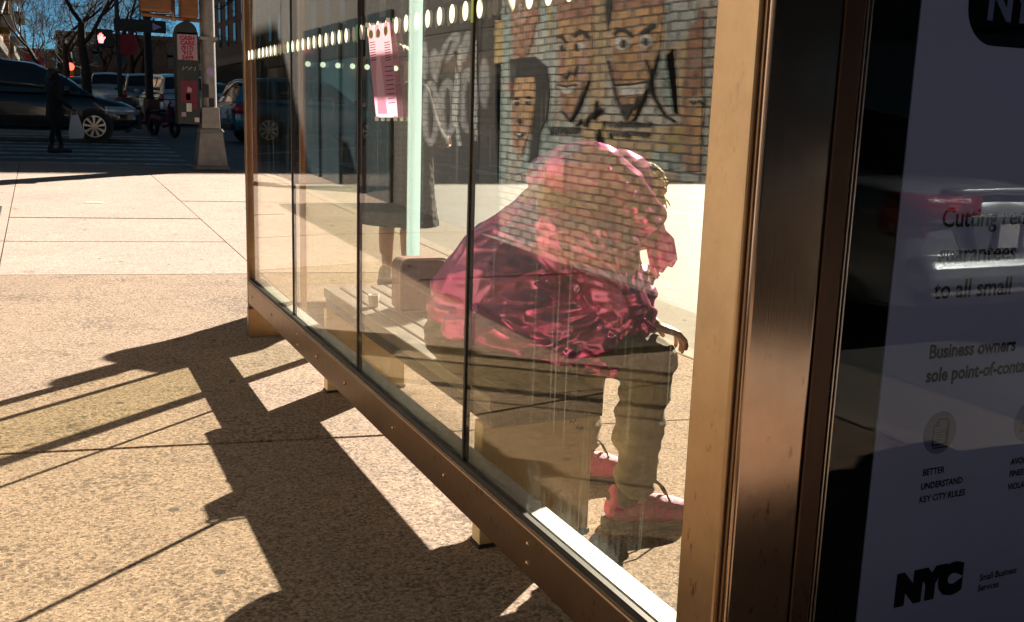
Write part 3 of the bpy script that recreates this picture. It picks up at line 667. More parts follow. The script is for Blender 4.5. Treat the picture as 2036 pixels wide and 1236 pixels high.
# ================================================================== the advertising display closing the near end
ad = thing('advertising_display', 'tall dark framed advertising display standing at the near end of the shelter', 'advertising display', (1.7, 1.3, 0))
AY = hit(1489, 618, 0, 1.05).y - .002
ef = lambda u: hit(u, 618, 1, AY).x
C0, C1, F1, T1, PS = ef(1490), ef(1624), ef(1670), ef(1680), hit(1768, 618, 1, AY + .0195).x
MB().box((PX + .010, AY + .010, 0), (1.098, PYa - .002, 2.5)).build('side_strip', 'bronze_dark', ad, bevel=.002)
MB().box((1.102, AY + .03, .02), (2.42, 1.46, 2.5)).build('case', 'frame_brown', ad)
col1 = MB().box((C0, AY, 0), (C1, AY + .028, 2.5)).build('corner_column', 'bronze_mirror', ad, bevel=.007, seg=4)
MB().box((C1 + .0005, AY + .010, 0), (C1 + .0045, AY + .0285, 2.5)).build('column_groove', 'seal', ad)
MB().box((C1 + .005, AY + .004, 0), (F1, AY + .029, 2.5)).build('door_frame', 'frame_brown', ad, bevel=.004)
b = MB(); b.box((F1 + .0005, AY + .002, .06), (F1 + .003, AY + .029, 2.45)); b.box((T1 - .003, AY + .002, .06), (T1, AY + .029, 2.45)); b.build('door_trim', 'trim', ad)
MB().box((F1 + .0031, AY + .012, .06), (T1 - .0031, AY + .029, 2.45)).build('trim_groove', 'seal', ad)
MB().box((2.30, AY, 0), (2.42, AY + .029, 2.5)).build('corner_column', 'frame_brown', ad, bevel=.01)
MB().box((T1 + .0002, AY + .004, 2.38), (2.298, AY + .029, 2.5)).build('door_frame', 'frame_brown', ad)
MB().box((T1 + .0002, AY + .004, 0.0), (2.298, AY + .029, .13)).build('door_frame', 'frame_brown', ad)
bd = MB().box((T1 + .0002, AY + .0225, .131), (2.298, AY + .0285, 2.379)).build('display_board', 'border', ad)
po = MB().box((PS, AY + .0195, .16), (2.27, AY + .0222, 2.35)).build('poster', 'poster', bd)
MB().box((T1 + .0003, AY + .009, .132), (2.2978, AY + .011, 2.378)).build('display_glass', 'glass_ad', ad)
PY = AY + .0188
def adxz(u, v): p = hit(u, v, 1, PY); return p.x, p.z
def adtext(body, u, v, caph, sx=1.0, bold=0.0, shear=0.0, tilt=0.0):
    x, z = adxz(u, v); m = Matrix.Translation((x, PY, z)) @ Matrix.Rotation(-tilt, 4, 'Y') @ FACE_SOUTH
    return text_at('lettering', body, caph / .73, 'ink', m, bd, sx=sx, bold=bold, shear=shear)
adtext('Cutting red', 1871, 451, .0365, .95, .0008)
adtext('guarantees', 1863, 523, .0365, .95, .0008)
adtext('to all small', 1856, 594, .0365, .95, .0008)
adtext('Business owners', 1846, 713, .0275, .92, .0012)
adtext('sole point-of-contact', 1840, 760, .0275, .92, .0012)
for s, u, v in (('BETTER', 1834, 946), ('UNDERSTAND', 1830, 974), ('KEY CITY RULES', 1827, 1000)): adtext(s, u, v, .0135, .92, .0005)
for s, u, v in (('AVOID', 2009, 924), ('FINES AND', 2006, 948), ('VIOLATIONS', 2003, 974)): adtext(s, u, v, .0135, .92, .0005)
adtext('NYC', 1780, 1200, .058, 1.05, .009)
adtext('Small Business', 1947, 1155, .0150, .92, .0005); adtext('Services', 1943, 1176, .0150, .92, .0005)
def disc(u, v, rr):
    x, z = adxz(u, v); b = MB(); b.prism([(x + rr * cos(2 * pi * q / 40), PY + .0003, z + rr * sin(2 * pi * q / 40)) for q in range(40)], (0, .0003, 0))
    b.build('icon_disc', 'poster_blue', bd); return x, z
def line2(b, pts, wd):
    for i in range(len(pts) - 1):
        a, c = Vector((pts[i][0], 0, pts[i][1])), Vector((pts[i + 1][0], 0, pts[i + 1][1])); d = (c - a).normalized(); n = Vector((-d.z, 0, d.x)) * wd / 2; d = d * wd / 2
        b.prism([tuple(q + Vector((0, PY - .0002, 0))) for q in (a - d - n, c + d - n, c + d + n, a - d + n)], (0, .0003, 0))
x, z = disc(1869, 860, .043); b = MB()
line2(b, [(x - .017, z - .024), (x - .017, z + .014), (x - .006, z + .027), (x + .018, z + .027), (x + .018, z - .024), (x - .017, z - .024)], .0035)
line2(b, [(x - .017, z + .014), (x - .006, z + .014), (x - .006, z + .027)], .003)
line2(b, [(x - .013, z - .030), (x + .022, z - .030), (x + .022, z + .02)], .003)
for k in range(5): line2(b, [(x - .012, z + .006 - .005 * k), (x + (.013 if k < 4 else .004), z + .006 - .005 * k)], .0017)
b.build('document_icon', 'ink', bd)
x, z = disc(2046, 838, .043); b = MB(); line2(b, [(x - .026, z - .018), (x, z + .027), (x + .026, z - .018), (x - .026, z - .018)], .004); line2(b, [(x, z + .012), (x, z - .003)], .004); b.build('warning_icon', 'ink', bd)
b = MB(); x0, z0 = adxz(1922, 40); pts = []
for q in range(9): a = pi + pi / 2 * q / 8; pts.append((x0 + .07 + .07 * cos(a), PY, z0 + .03 + .07 * sin(a)))
pts += [(2.2, PY, z0 - .04), (2.2, PY, z0 + .25), (x0, PY, z0 + .25)]
b.prism(pts, (0, .0004, 0)); b.build('dark_headline_block', 'ink', bd)
x, z = adxz(1960, 36); text_at('lettering', 'NYC', .085, 'poster_blue', Matrix.Translation((x, PY - .0004, z)) @ FACE_SOUTH, bd, bold=.003)

# ================================================================== bench inside the shelter
be = thing('bench', 'slatted wooden bench on two plywood end supports inside the shelter', 'bench', (1.33, 3.5, 0))
BX0, BX1 = 1.15, 1.515
for k in range(5):
    x0 = BX0 + .0755 * k; MB().box((x0, 2.585, .438), (x0 + .062, 4.53, .482)).build('slat', 'slat', be, bevel=.004)
b = MB(); b.box((BX0 + .004, 2.60, .395), (BX0 + .05, 4.50, .4375)); b.box((BX1 - .05, 2.60, .395), (BX1 - .004, 4.50, .4375)); b.build('seat_rail', 'iron', be)
for y0, y1 in ((2.62, 2.68), (4.43, 4.49)):
    lg = MB().box((1.14, y0, .012), (1.515, y1, .3945)).build('leg', 'ply', be, bevel=.003)
    MB().box((1.136, y0 - .004, 0), (1.519, y1 + .004, .0115)).build('foot_plate', 'black', lg)
MB().box((BX0 - .004, 2.568, .397), (BX1 + .004, 2.5845, .483)).build('end_board', 'dark_plate', be, bevel=.003)
gb = MB()
for ox, oz in ((1.445, .372), (1.47, .348)):
    for k in range(4): gb.box((ox + .006 * k - .012, 2.6185, oz - .008 + .004 * (k % 2)), (ox + .006 * k - .009, 2.6195, oz + .008 - .005 * (k % 3)))
    gb.box((ox - .013, 2.6185, oz - .002), (ox + .012, 2.6195, oz + .001))
gb.build('scribble', 'ink', be)

# bag leaning on the bench
bg = thing('bag', 'flat mauve bag with rounded corners standing on the slatted bench', 'bag', (1.35, 4.0, .482))
def rrect(x0, x1, z0, z1, rr, yy):
    o = []
    for cx, cz, a0 in ((x1 - rr, z1 - rr, 0), (x0 + rr, z1 - rr, pi / 2), (x0 + rr * .5, z0 + rr * .5, pi), (x1 - rr * .5, z0 + rr * .5, 1.5 * pi)):
        q = rr if z1 - rr == cz else rr * .5
        for k in range(6): o.append((cx + q * cos(a0 + pi / 2 * k / 5), yy, cz + q * sin(a0 + pi / 2 * k / 5)))
    return o
body = MB().prism(rrect(1.30, 1.508, .486, .70, .035, 3.86), (0, .13, 0)).build('body', 'bag', bg, bevel=.012, seg=3)
o1 = rrect(1.297, 1.511, .484, .703, .037, 3.857)
MB().tube(o1 + [o1[0]], .006, 6, False).build('piping', 'bag_edge', body, smooth=True)
tag(MB().lathe((1.235, 4.02, .483), [(0, .02), (.05, .024), (.051, .021), (.012, .018), (.012, .0005)], (0, 0, 1), 18).build('paper_cup', 'sticker_pale', smooth=True), 'small pale cup left standing on the bench beside the mauve bag', 'cup')

# flyer taped inside the glass
fl = thing('flyer', 'pink paper flyer taped crooked to the shelter glass', 'flyer', (1.035, 3.33, 1.43))
fx = 1.035
def fpt(u, v, dx=0): p = hit(u, v, 0, fx); return (p.x - dx, p.y, p.z)
MB().poly([fpt(731, 52), fpt(774, 43), fpt(783, 130), fpt(791, 233), fpt(748, 233), fpt(738, 140)]).build('sheet', 'paper_pink', fl)
b = MB()
for (u, v) in ((738, 68), (752, 66), (767, 61)): b.prism([fpt(u + 4 * cos(2 * pi * q / 16), v + 9 * sin(2 * pi * q / 16), .0006) for q in range(16)], (.0005, 0, 0))
b.build('printed_oval', 'ochre', fl)
MB().prism([fpt(749, 110, .0006), fpt(756, 108, .0006), fpt(770, 226, .0006), fpt(752, 226, .0006), fpt(748, 150, .0006)], (.0005, 0, 0)).build('printed_bottle', 'paper_pale', fl)
b = MB()
for k in range(8):
    for u0 in (735, 764):
        v = 84 + 5 * k; b.prism([fpt(u0 + .4 * k, v, .0006), fpt(u0 + 11 + .4 * k, v - 2, .0006), fpt(u0 + 11 + .4 * k, v - .6, .0006), fpt(u0 + .4 * k, v + 1.6, .0006)], (.0004, 0, 0))
for k in range(9):
    v = 132 + 9 * k; u0 = 741 + .75 * k + (.2 * k); b.prism([fpt(u0 + 24, v, .0006), fpt(u0 + 24 + 16 - .3 * k, v - 1.5, .0006), fpt(u0 + 24 + 16 - .3 * k, v - .2, .0006), fpt(u0 + 24, v + 1.4, .0006)], (.0004, 0, 0))
b.build('small_print', 'ink', fl)
b = MB()
for u, v in ((730, 50), (771, 40), (749, 236), (786, 236)): b.prism([fpt(u - 3, v - 5, .0008), fpt(u + 4, v - 5, .0008), fpt(u + 4, v + 4, .0008), fpt(u - 3, v + 4, .0008)], (.0005, 0, 0))
b.build('tape', 'sticker_pale', fl)
q = hit(185, 404, 2, .14)
tag(MB().prism([(q.x - .10, q.y, g(q.y) + .006), (q.x + .09, q.y - .05, g(q.y) + .006), (q.x + .11, q.y + .02, g(q.y) + .014), (q.x - .08, q.y + .06, g(q.y) + .008)], (0, 0, .002)).build('paper_scrap', 'sticker_pale'), 'scrap of pale paper lying on the sunlit sidewalk', 'litter')

# ================================================================== people
def hand(b, wrist, d, n, side, curl=(.35, .5, .4), spread=.06, L=1.0, thumb=.75):
    w0 = Vector(wrist); d = Vector(d).normalized(); n = Vector(n); n = (n - d * n.dot(d)).normalized(); s = d.cross(n) * side
    for k in (-1.5, -.5, .5, 1.5): b.capsule(w0 + s * .012 * k, w0 + d * .082 * L + s * .019 * k, .014, .0115, 8, 3)
    for k, ln in zip((1.5, .5, -.5, -1.5), (.074, .082, .076, .060)):
        p = w0 + d * .082 * L + s * .0195 * k; dd = (d + s * spread * k).normalized(); ax = dd.cross(n).normalized(); rr = .0098
        for c, fr in zip(curl, (.45, .31, .24)):
            dd = Quaternion(ax, c + random.uniform(-.08, .08)) @ dd; q = p + dd * ln * fr * L; b.capsule(p, q, rr, rr * .9, 8, 3); p = q; rr *= .9
    p = w0 + d * .022 + s * .022; dd = (d * (1 - .4 * thumb) + s * thumb + n * .25).normalized()
    for ln, rr in ((.042, .0125), (.032, .0108), (.026, .0098)):
        q = p + dd * ln * L; b.capsule(p, q, rr, rr * .92, 8, 3); p = q; dd = (dd * 1.0 + d * .35 + n * .25).normalized()
def head(b, c, fwd, up, k=1.0):
    c = Vector(c); fwd = Vector(fwd).normalized(); up = Vector(up); up = (up - fwd * up.dot(fwd)).normalized(); rt = fwd.cross(up)
    rot = Matrix((rt, fwd, up)).transposed().to_quaternion(); P_ = lambda x, y, z: c + (rt * x + fwd * y + up * z) * k
    b.ell(P_(0, -.012, .03), (.076 * k, .095 * k, .088 * k), rot); b.ell(P_(0, .028, -.045), (.056 * k, .066 * k, .07 * k), rot)
    b.capsule(P_(0, .094, .012), P_(0, .108, -.022), .010 * k, .015 * k); b.ell(P_(0, .088, -.066), (.026 * k, .012 * k, .010 * k), rot); b.ell(P_(0, .080, -.098), (.022 * k, .018 * k, .016 * k), rot)
    for sx in (-1, 1):
        b.ell(P_(.033 * sx, .080, .004), (.014 * k, .012 * k, .010 * k), rot); b.capsule(P_(.016 * sx, .090, .026), P_(.05 * sx, .076, .028), .008 * k, .007 * k)
        b.ell(P_(.078 * sx, -.006, -.01), (.010 * k, .022 * k, .032 * k), rot)
    b.capsule(P_(0, -.012, -.05), P_(0, -.03, -.15), .052 * k, .056 * k)
    return P_

# ---- the seated person in the pink jacket
pe = thing('person', 'person hunched on the bench in a shiny pink hooded puffer jacket', 'person', (1.45, 2.9, 0))
hip, kneeR, ankR = Vector((1.30, 2.82, .60)), Vector((1.742, 2.66, .535)), Vector((1.668, 2.60, .095))
hipL, kneeL, ankL = Vector((1.30, 3.06, .60)), Vector((1.77, 3.12, .50)), Vector((1.71, 3.03, .095))
HD = Vector((1.775, 2.97, 1.045))
b = MB()
b.capsule((1.30, 2.94, .60), (1.36, 2.94, .78), .14, .13); b.capsule((1.36, 2.94, .78), (1.52, 2.95, .96), .135, .14); b.capsule((1.56, 2.80, .955), (1.56, 3.10, .955), .065, .065)
b.capsule((1.56, 2.95, .97), (1.70, 2.96, 1.02), .06, .055)
head(b, HD, (.86, 0, -.5), (.5, 0, .86), 1.0)
b.capsule(hip, kneeR, .085, .058); b.capsule(kneeR, ankR, .052, .036); b.capsule(hipL, kneeL, .085, .058); b.capsule(kneeL, ankL, .052, .036)
b.capsule(ankR, (1.77, 2.56, .045), .036, .03); b.capsule(ankL, (1.81, 2.985, .045), .036, .03)
shR, elR, wrR = Vector((1.56, 2.77, .92)), Vector((1.625, 2.665, .700)), Vector((1.715, 2.615, .662))
shL, elL, wrL = Vector((1.56, 3.13, .945)), Vector((1.70, 3.14, .70)), Vector((1.84, 3.02, .71))
b.capsule(shR, elR, .045, .038); b.capsule(elR, wrR, .036, .026); b.capsule(shL, elL, .045, .038); b.capsule(elL, wrL, .036, .026)
hand(b, wrR, (.86, -.06, -.28), (-.30, .10, -.95), 1, (.42, .55, .35), .13)
hand(b, wrL, (.75, -.45, .1), (.1, -.3, 1), -1, (.7, .8, .6))
link_world('body', remeshed(b, .0055, 2), 'skin', pe)
# trousers
b = MB()
b.capsule((1.27, 2.94, .60), (1.31, 2.94, .72), .17, .14); b.ell((1.27, 2.94, .585), (.19, .235, .105))
for h, k, a, q in ((hip, kneeR, ankR, .0), (hipL, kneeL, ankL, .0)):
    b.capsule(h, k, .106, .085); b.capsule(k, a + Vector((.005, 0, .06)), .080, .062); b.capsule(k + Vector((-.03, 0, -.10)), k + Vector((-.06, 0, -.25)), .074, .066)
    b.capsule(a + Vector((.0, 0, .10)), a + Vector((-.010, 0, .075)), .064, .058)
def trouser_fold(c, n):
    q = abs(mnoise.noise(Vector((c.x * 9 + c.z * 6, c.y * 7, c.z * 14 - c.x * 5)))); q2 = mnoise.noise(Vector((c.x * 22, c.y * 18, c.z * 34)))
    low = max(0, 1 - abs(c.z - .17) / .12); fold = sin(c.z * 150 + 5 * mnoise.noise(c * 8)) * .005 * low
    return n * ((.20 - q) * .022 + q2 * .003 + fold)
link_world('trousers', remeshed(b, .008, 4, trouser_fold), 'khaki', pe)
# jacket with hood
b = MB()
b.capsule((1.315, 2.95, .665), (1.36, 2.95, .76), .222, .212); b.capsule((1.36, 2.95, .76), (1.50, 2.95, .885), .212, .182); b.capsule((1.50, 2.95, .89), (1.60, 2.95, .945), .178, .15)
b.capsule((1.36, 2.83, .65), (1.55, 2.735, .62), .16, .118); b.capsule((1.17, 2.80, .62), (1.40, 2.74, .575), .10, .09); b.capsule((1.40, 2.74, .575), (1.585, 2.70, .545), .09, .072); b.capsule((1.58, 2.72, .56), (1.625, 2.70, .50), .06, .028)
b.capsule((1.34, 3.06, .66), (1.60, 3.14, .60), .15, .09)
b.capsule((1.50, 2.80, .90), (1.575, 2.735, .875), .125, .118); b.capsule((1.575, 2.735, .875), (1.625, 2.665, .71), .112, .090); b.capsule((1.625, 2.665, .705), (1.69, 2.63, .675), .080, .052)
b.capsule((1.66, 2.75, .80), (1.70, 2.74, .72), .09, .085)
b.capsule((1.52, 3.12, .90), (1.58, 3.15, .87), .12, .115); b.capsule((1.58, 3.15, .87), (1.69, 3.14, .71), .11, .09); b.capsule((1.69, 3.14, .71), (1.80, 3.05, .70), .085, .058)
# hood: head dome, a thick rolled rim down the near side and a collar roll at the nape
b.ell((1.775, 2.985, 1.055), (.142, .14, .138)); b.capsule((1.60, 2.97, .98), (1.70, 2.97, 1.0), .13, .13)
b.capsule((1.525, 2.86, 1.125), (1.60, 2.835, 1.125), .088, .098); b.capsule((1.60, 2.835, 1.125), (1.69, 2.815, 1.07), .095, .085); b.capsule((1.69, 2.815, 1.07), (1.80, 2.82, .985), .082, .062)
b.capsule((1.525, 2.90, 1.115), (1.525, 3.02, 1.10), .085, .075); b.capsule((1.80, 2.83, .985), (1.83, 2.86, .90), .06, .045)
b.capsule((1.62, 2.90, .93), (1.76, 2.90, .91), .12, .085)
def crease(c, n):
    # folds fan out of the armpit and elbow, quilting lines pull the body in, noise crumples the rest
    dx, dz = c.x - 1.63, c.z - .735; a = atan2(dz, dx); rr = sqrt(dx * dx + dz * dz)
    wob = mnoise.noise(Vector((c.x * 4, c.y * 4, c.z * 4)))
    env = max(0, min(1, (rr - .02) / .10)) * max(0, 1 - rr / .60)
    fan = 1 - 2 * abs(mnoise.noise(Vector((a * 4.2 + .6 * wob, rr * 3.2, c.y * 3 + 4)))); h = (max(fan, 0) ** 1.6 - .45) * .022 * env
    h += mnoise.noise(Vector((c.x * 5 + 9, c.y * 5, c.z * 7))) * .016
    st = 1 - 2 * abs(mnoise.noise(Vector((c.x * 4.5 + c.z * 3, c.y * 4.5, c.z * 17 - c.x * 5 + wob)))); h += (max(st, 0) ** 2 - .4) * .0105
    low = c.z - (.70 - .33 * (c.x - 1.08))                                   # hem pulled in along its elastic
    if c.x < 1.62 and low < .10: h -= .008 * max(0, sin((low) * 62))
    if c.z > .96: h *= .45
    return n * h
jm = remeshed(b, .0058, 6, crease)
# cut the hem along a slanting line that drops to the front corner
bm = bmesh.new(); bm.from_mesh(jm)
geom = bm.verts[:] + bm.edges[:] + bm.faces[:]
bmesh.ops.bisect_plane(bm, geom=geom, plane_co=(1.08, 2.7, .625), plane_no=Vector((-.26, 0, -1)).normalized(), clear_outer=True)
for _ in range(3): bmesh.ops.smooth_vert(bm, verts=bm.verts, factor=.5, use_axis_x=True, use_axis_y=True, use_axis_z=True)
bm.to_mesh(jm); bm.free()
for p in jm.polygons: p.use_smooth = True
jk = link_world('jacket', jm, 'foil', pe)
jk.modifiers.new('thickness', 'SOLIDIFY').thickness = .006
zp = [Vector((1.632, 2.655, z)) + Vector((.012 * sin(z * 30), 0, 0)) for z in (.70, .64, .58, .53, .49)]
MB().tube(zp, .0045, 6).build('zip', 'frit', jk, smooth=True)
MB().box((1.630, 2.648, .462), (1.650, 2.658, .492)).build('zip_pull', 'teal', jk)
# ragged pink scarf end hanging below the hood
b = MB()
rag = [(1.83, .985), (1.885, .98), (1.90, .93), (1.94, .90), (1.945, .83), (1.925, .80), (1.915, .815), (1.90, .78), (1.885, .80), (1.865, .765), (1.845, .80), (1.825, .86)]
b.prism([(x, 2.845 + .02 * sin(x * 70 + z * 40), z) for x, z in rag], (0, .028, 0)); b.build('scarf', 'foil', pe, bevel=.004)
# straw hair bunched at the hood's opening
b = MB(); b.ell((1.875, 2.975, 1.085), (.055, .085, .055)); b.ell((1.90, 2.95, 1.045), (.035, .05, .045)); b.ell((1.885, 3.0, 1.12), (.04, .05, .03)); b.ell((1.93, 2.96, 1.07), (.02, .03, .03))
link_world('hair', remeshed(b, .0055, 2, lambda c, n: n * (.016 * mnoise.noise(Vector((c.x * 38, c.y * 38, c.z * 38))) + .009 * (1 - 2 * abs(mnoise.noise(Vector((c.x * 80, c.y * 50, c.z * 90))))))), 'hair', pe)
b = MB()
for k in range(7):
    p = Vector((1.92, 2.94 + .012 * k, 1.03 + .012 * k)); pts = [p]; dd = Vector((.8, random.uniform(-.3, .3), .1))
    for q in range(6): dd = (dd + Vector((random.uniform(-.3, .3), random.uniform(-.3, .3), -.25 + random.uniform(-.4, .3)))).normalized(); p = p + dd * .011; pts.append(p)
    b.tube(pts, [.0026] * 6 + [.0008], 5)
b.build('hair_strands', 'hair', pe, smooth=True)
# shoes
def shoe(heel, toe, side):
    heel, toe = Vector(heel), Vector(toe); d = (toe - heel).normalized(); s = Vector((-d.y, d.x, 0)); L = (toe - heel).length
    q = lambda t, w_, z: heel + d * t * L + s * w_ + Vector((0, 0, z))
    b = MB(); b.capsule(q(.12, 0, .062), q(.34, 0, .066), .048, .053); b.capsule(q(.34, 0, .066), q(.70, .004 * side, .056), .053, .050); b.capsule(q(.70, .004 * side, .056), q(.88, .008 * side, .050), .051, .044); b.capsule(q(.20, 0, .10), q(.60, 0, .078), .036, .036)
    b.capsule(q(.09, 0, .06), q(.10, 0, .112), .038, .032)
    u = link_world('shoe', remeshed(b, .005, 4), 'shoe', pe)
    b = MB(); b.capsule(q(.09, 0, .016), q(.30, 0, .016), .050, .052); b.capsule(q(.30, 0, .016), q(.89, .007 * side, .018), .052, .048)
    m = remeshed(b, .006, 3); 
    for v in m.vertices: v.co.z = min(max(v.co.z, .001), .032)
    link_world('sole', m, 'black', u)
    b = MB(); b.capsule(q(.23, 0, .085), q(.25, 0, .15), .050, .050); b.capsule(q(.22, 0, .095), q(.05, 0, .10), .036, .026); b.capsule(q(.42, 0, .095), q(.36, 0, .145), .022, .014)
    link_world('ankle_collar', remeshed(b, .006, 3), 'cloth_black', u)
    b = MB()
    for k in range(4): t = .40 + .09 * k; b.tube([q(t, -.04, .086 - .010 * k), q(t + .03, 0, .122 - .010 * k), q(t + .02, .04, .086 - .010 * k)], .0032, 6)
    for sg, hh in ((1, .05), (-1, .075), (.4, .06)):
        b.tube([q(.42, 0, .105), q(.50, .02 * sg, .105 + hh), q(.66, .03 * sg, .10 + hh * .6), q(.80, .02 * sg, .075), q(.74, .012 * sg, .085), q(.55, .01 * sg, .10)], .0036, 6)
    b.build('lace', 'lace', u, smooth=True)
shoe((1.600, 2.635, 0), (1.835, 2.545, 0), 1); shoe((1.635, 3.065, 0), (1.855, 2.97, 0), -1)
ph = thing('mobile_phone', 'teal mobile phone held in front of the hunched person', 'phone', (1.93, 2.985, .755))
rotm = Matrix.Translation((1.905, 2.99, .742)) @ Matrix.Rotation(R(-35), 4, 'Y')
MB().box((-.038, -.06, -.004), (.038, .06, .004), rotm).build('case', 'teal', ph, bevel=.003); MB().box((-.034, -.055, .0042), (.034, .055, .0052), rotm).build('screen', 'winglass', ph)

# ---- standing people
def standing(label, loc, rz, mat_coat, hem, k=1.0, legs='skin', armR=None, armL=None, group=None, hairm='hair_dark', flare=.24, stride=.0, head_up=True, hairlen=.2):
    t = thing('person', label, 'person', loc, 0, group); o = Vector(loc); rm = Matrix.Rotation(rz, 3, 'Z')
    W_ = lambda x, y, z: o + rm @ Vector((x, y, z)) * k              # figure faces +y
    b = MB(); fw = rm @ Vector((0, 1, 0))
    b.capsule(W_(-.06, 0, .95), W_(.06, 0, .95), .125 * k, .125 * k); b.capsule(W_(0, 0, .95), W_(0, 0, 1.12), .125 * k, .115 * k); b.capsule(W_(-.07, 0, 1.27), W_(.07, 0, 1.27), .115 * k, .115 * k); b.capsule(W_(-.16, 0, 1.37), W_(.16, 0, 1.37), .06 * k, .06 * k)
    b.capsule(W_(0, 0, 1.38), W_(0, .01, 1.48), .056 * k, .05 * k); head(b, W_(0, .02, 1.545), fw if head_up else fw + Vector((0, 0, -.4)), (0, 0, 1), k)
    for sx, st in ((-1, stride), (1, -stride)):
        b.capsule(W_(.09 * sx, 0, .90), W_(.10 * sx, st * .5, .49), .085 * k, .055 * k); b.capsule(W_(.10 * sx, st * .5 - .012, .42), W_(.105 * sx, st * .8 - .015, .28), .056 * k, .046 * k); b.capsule(W_(.10 * sx, st * .5, .49), W_(.105 * sx, st, .09), .052 * k, .034 * k)
        b.capsule(W_(.105 * sx, st - .03, .045), W_(.115 * sx, st + .15, .035), .04 * k, .034 * k)
    arms = []
    for sx, a in ((-1, armL), (1, armR)):
        a = a or ((.23 * sx, -.03, 1.10), (.25 * sx, .04, .86)); s0 = W_(.19 * sx, 0, 1.36); e0 = W_(*a[0]); w0 = W_(*a[1])
        b.capsule(s0, e0, .045 * k, .036 * k); b.capsule(e0, w0, .035 * k, .025 * k); dd = (w0 - e0).normalized()
        hand(b, w0, dd, rm @ Vector((-sx, .2, 0)) if abs(dd.z) > .7 else Vector((0, 0, 1)), -sx, (.4, .6, .5), .06, k); arms.append((s0, e0, w0))
    link_world('body', remeshed(b, .007, 2), legs, t)
    b = MB()
    b.capsule(W_(-.09, 0, 1.26), W_(.09, 0, 1.26), .155 * k, .155 * k); b.capsule(W_(-.16, 0, 1.36), W_(.16, 0, 1.36), .078 * k, .078 * k); b.capsule(W_(-.05, 0, 1.05), W_(.05, 0, 1.05), .15 * k, .15 * k)
    for q in range(17):
        z = hem - .02 + (1.16 - hem) * q / 16; wd = flare - (flare - (.19 if flare < .3 else .25)) * min(1, q / 14); b.ell(W_(0, 0, z), (wd * k, wd * .72 * k, .12 * k), rm.to_quaternion())
    for s0, e0, w0 in arms: b.capsule(s0, e0, .072 * k, .060 * k); b.capsule(e0, e0 + (w0 - e0) * .92, .055 * k, .044 * k)
    cm = remeshed(b, .010, 4, lambda c, n: n * (.022 * mnoise.noise(Vector((c.x * 7, c.y * 7, c.z * 3))) + .006 * mnoise.noise(c * 25)))
    bm = bmesh.new(); bm.from_mesh(cm); bmesh.ops.bisect_plane(bm, geom=bm.verts[:] + bm.edges[:] + bm.faces[:], plane_co=o + Vector((0, 0, hem * k)), plane_no=(0, 0, -1), clear_outer=True); bm.to_mesh(cm); bm.free()
    for p in cm.polygons: p.use_smooth = True
    link_world('coat', cm, mat_coat, t)
    b = MB(); rq = rm.to_quaternion(); b.ell(W_(0, -.015, 1.60), (.086 * k, .10 * k, .078 * k), rq); b.ell(W_(0, -.055, 1.60 - hairlen / 2), (.08 * k, .05 * k, (.06 + hairlen / 2) * k), rq)
    link_world('hair', remeshed(b, .009, 2, lambda c, n: n * .010 * mnoise.noise(Vector((c.x * 60, c.y * 60, c.z * 14)))), hairm, t)
    for sx, st in ((-1, stride), (1, -stride)):
        b = MB(); b.capsule(W_(.105 * sx, st - .035, .05), W_(.115 * sx, st + .16, .04), .047 * k, .042 * k); b.capsule(W_(.105 * sx, st - .03, .05), W_(.105 * sx, st - .02, .13), .045 * k, .045 * k)
        m = remeshed(b, .009, 3)
        for v in m.vertices: v.co.z = max(v.co.z, o.z + .002)
        link_world('shoe', m, 'black', t)
    return t, W_
LT = dict(legs='skin')
standing('bare-legged person in a dark knee-length coat standing beyond the shelter with a forearm raised', (2.28, 6.84, g(6.84)), R(-62), 'coat', .47, 1.03, 'skin', armR=((.26, .06, 1.10), (.10, .34, 1.02)), armL=((-.20, .12, 1.08), (-.06, .40, 1.03)), flare=.33, hairlen=.22)
_, wf = standing('person in black walking over the crosswalk beside the dark minivan', (.27, 22.75, g(22.75) - .15), R(-80), 'cloth_black', .72, 1.0, 'cloth_black', armR=((.24, .06, 1.10), (.20, .26, .92)), flare=.235, stride=.12, hairlen=.1)
wb = thing('shopping_bag', 'white shopping bag carried by the person crossing the street', 'bag', (.68, 22.6, .55))
b = MB(); b.prism([(.56, 22.55, .98), (.70, 22.55, 1.0), (.80, 22.55, .62), (.78, 22.55, .52), (.52, 22.55, .50), (.50, 22.55, .60)], (0, .16, 0)); b.build('sack', 'white_bag', wb, bevel=.03, seg=3)
MB().tube([(.57, 22.63, .97), (.60, 22.63, 1.12), (.66, 22.63, 1.12), (.68, 22.63, .98)], .008, 6).build('handle', 'white_bag', wb, smooth=True)

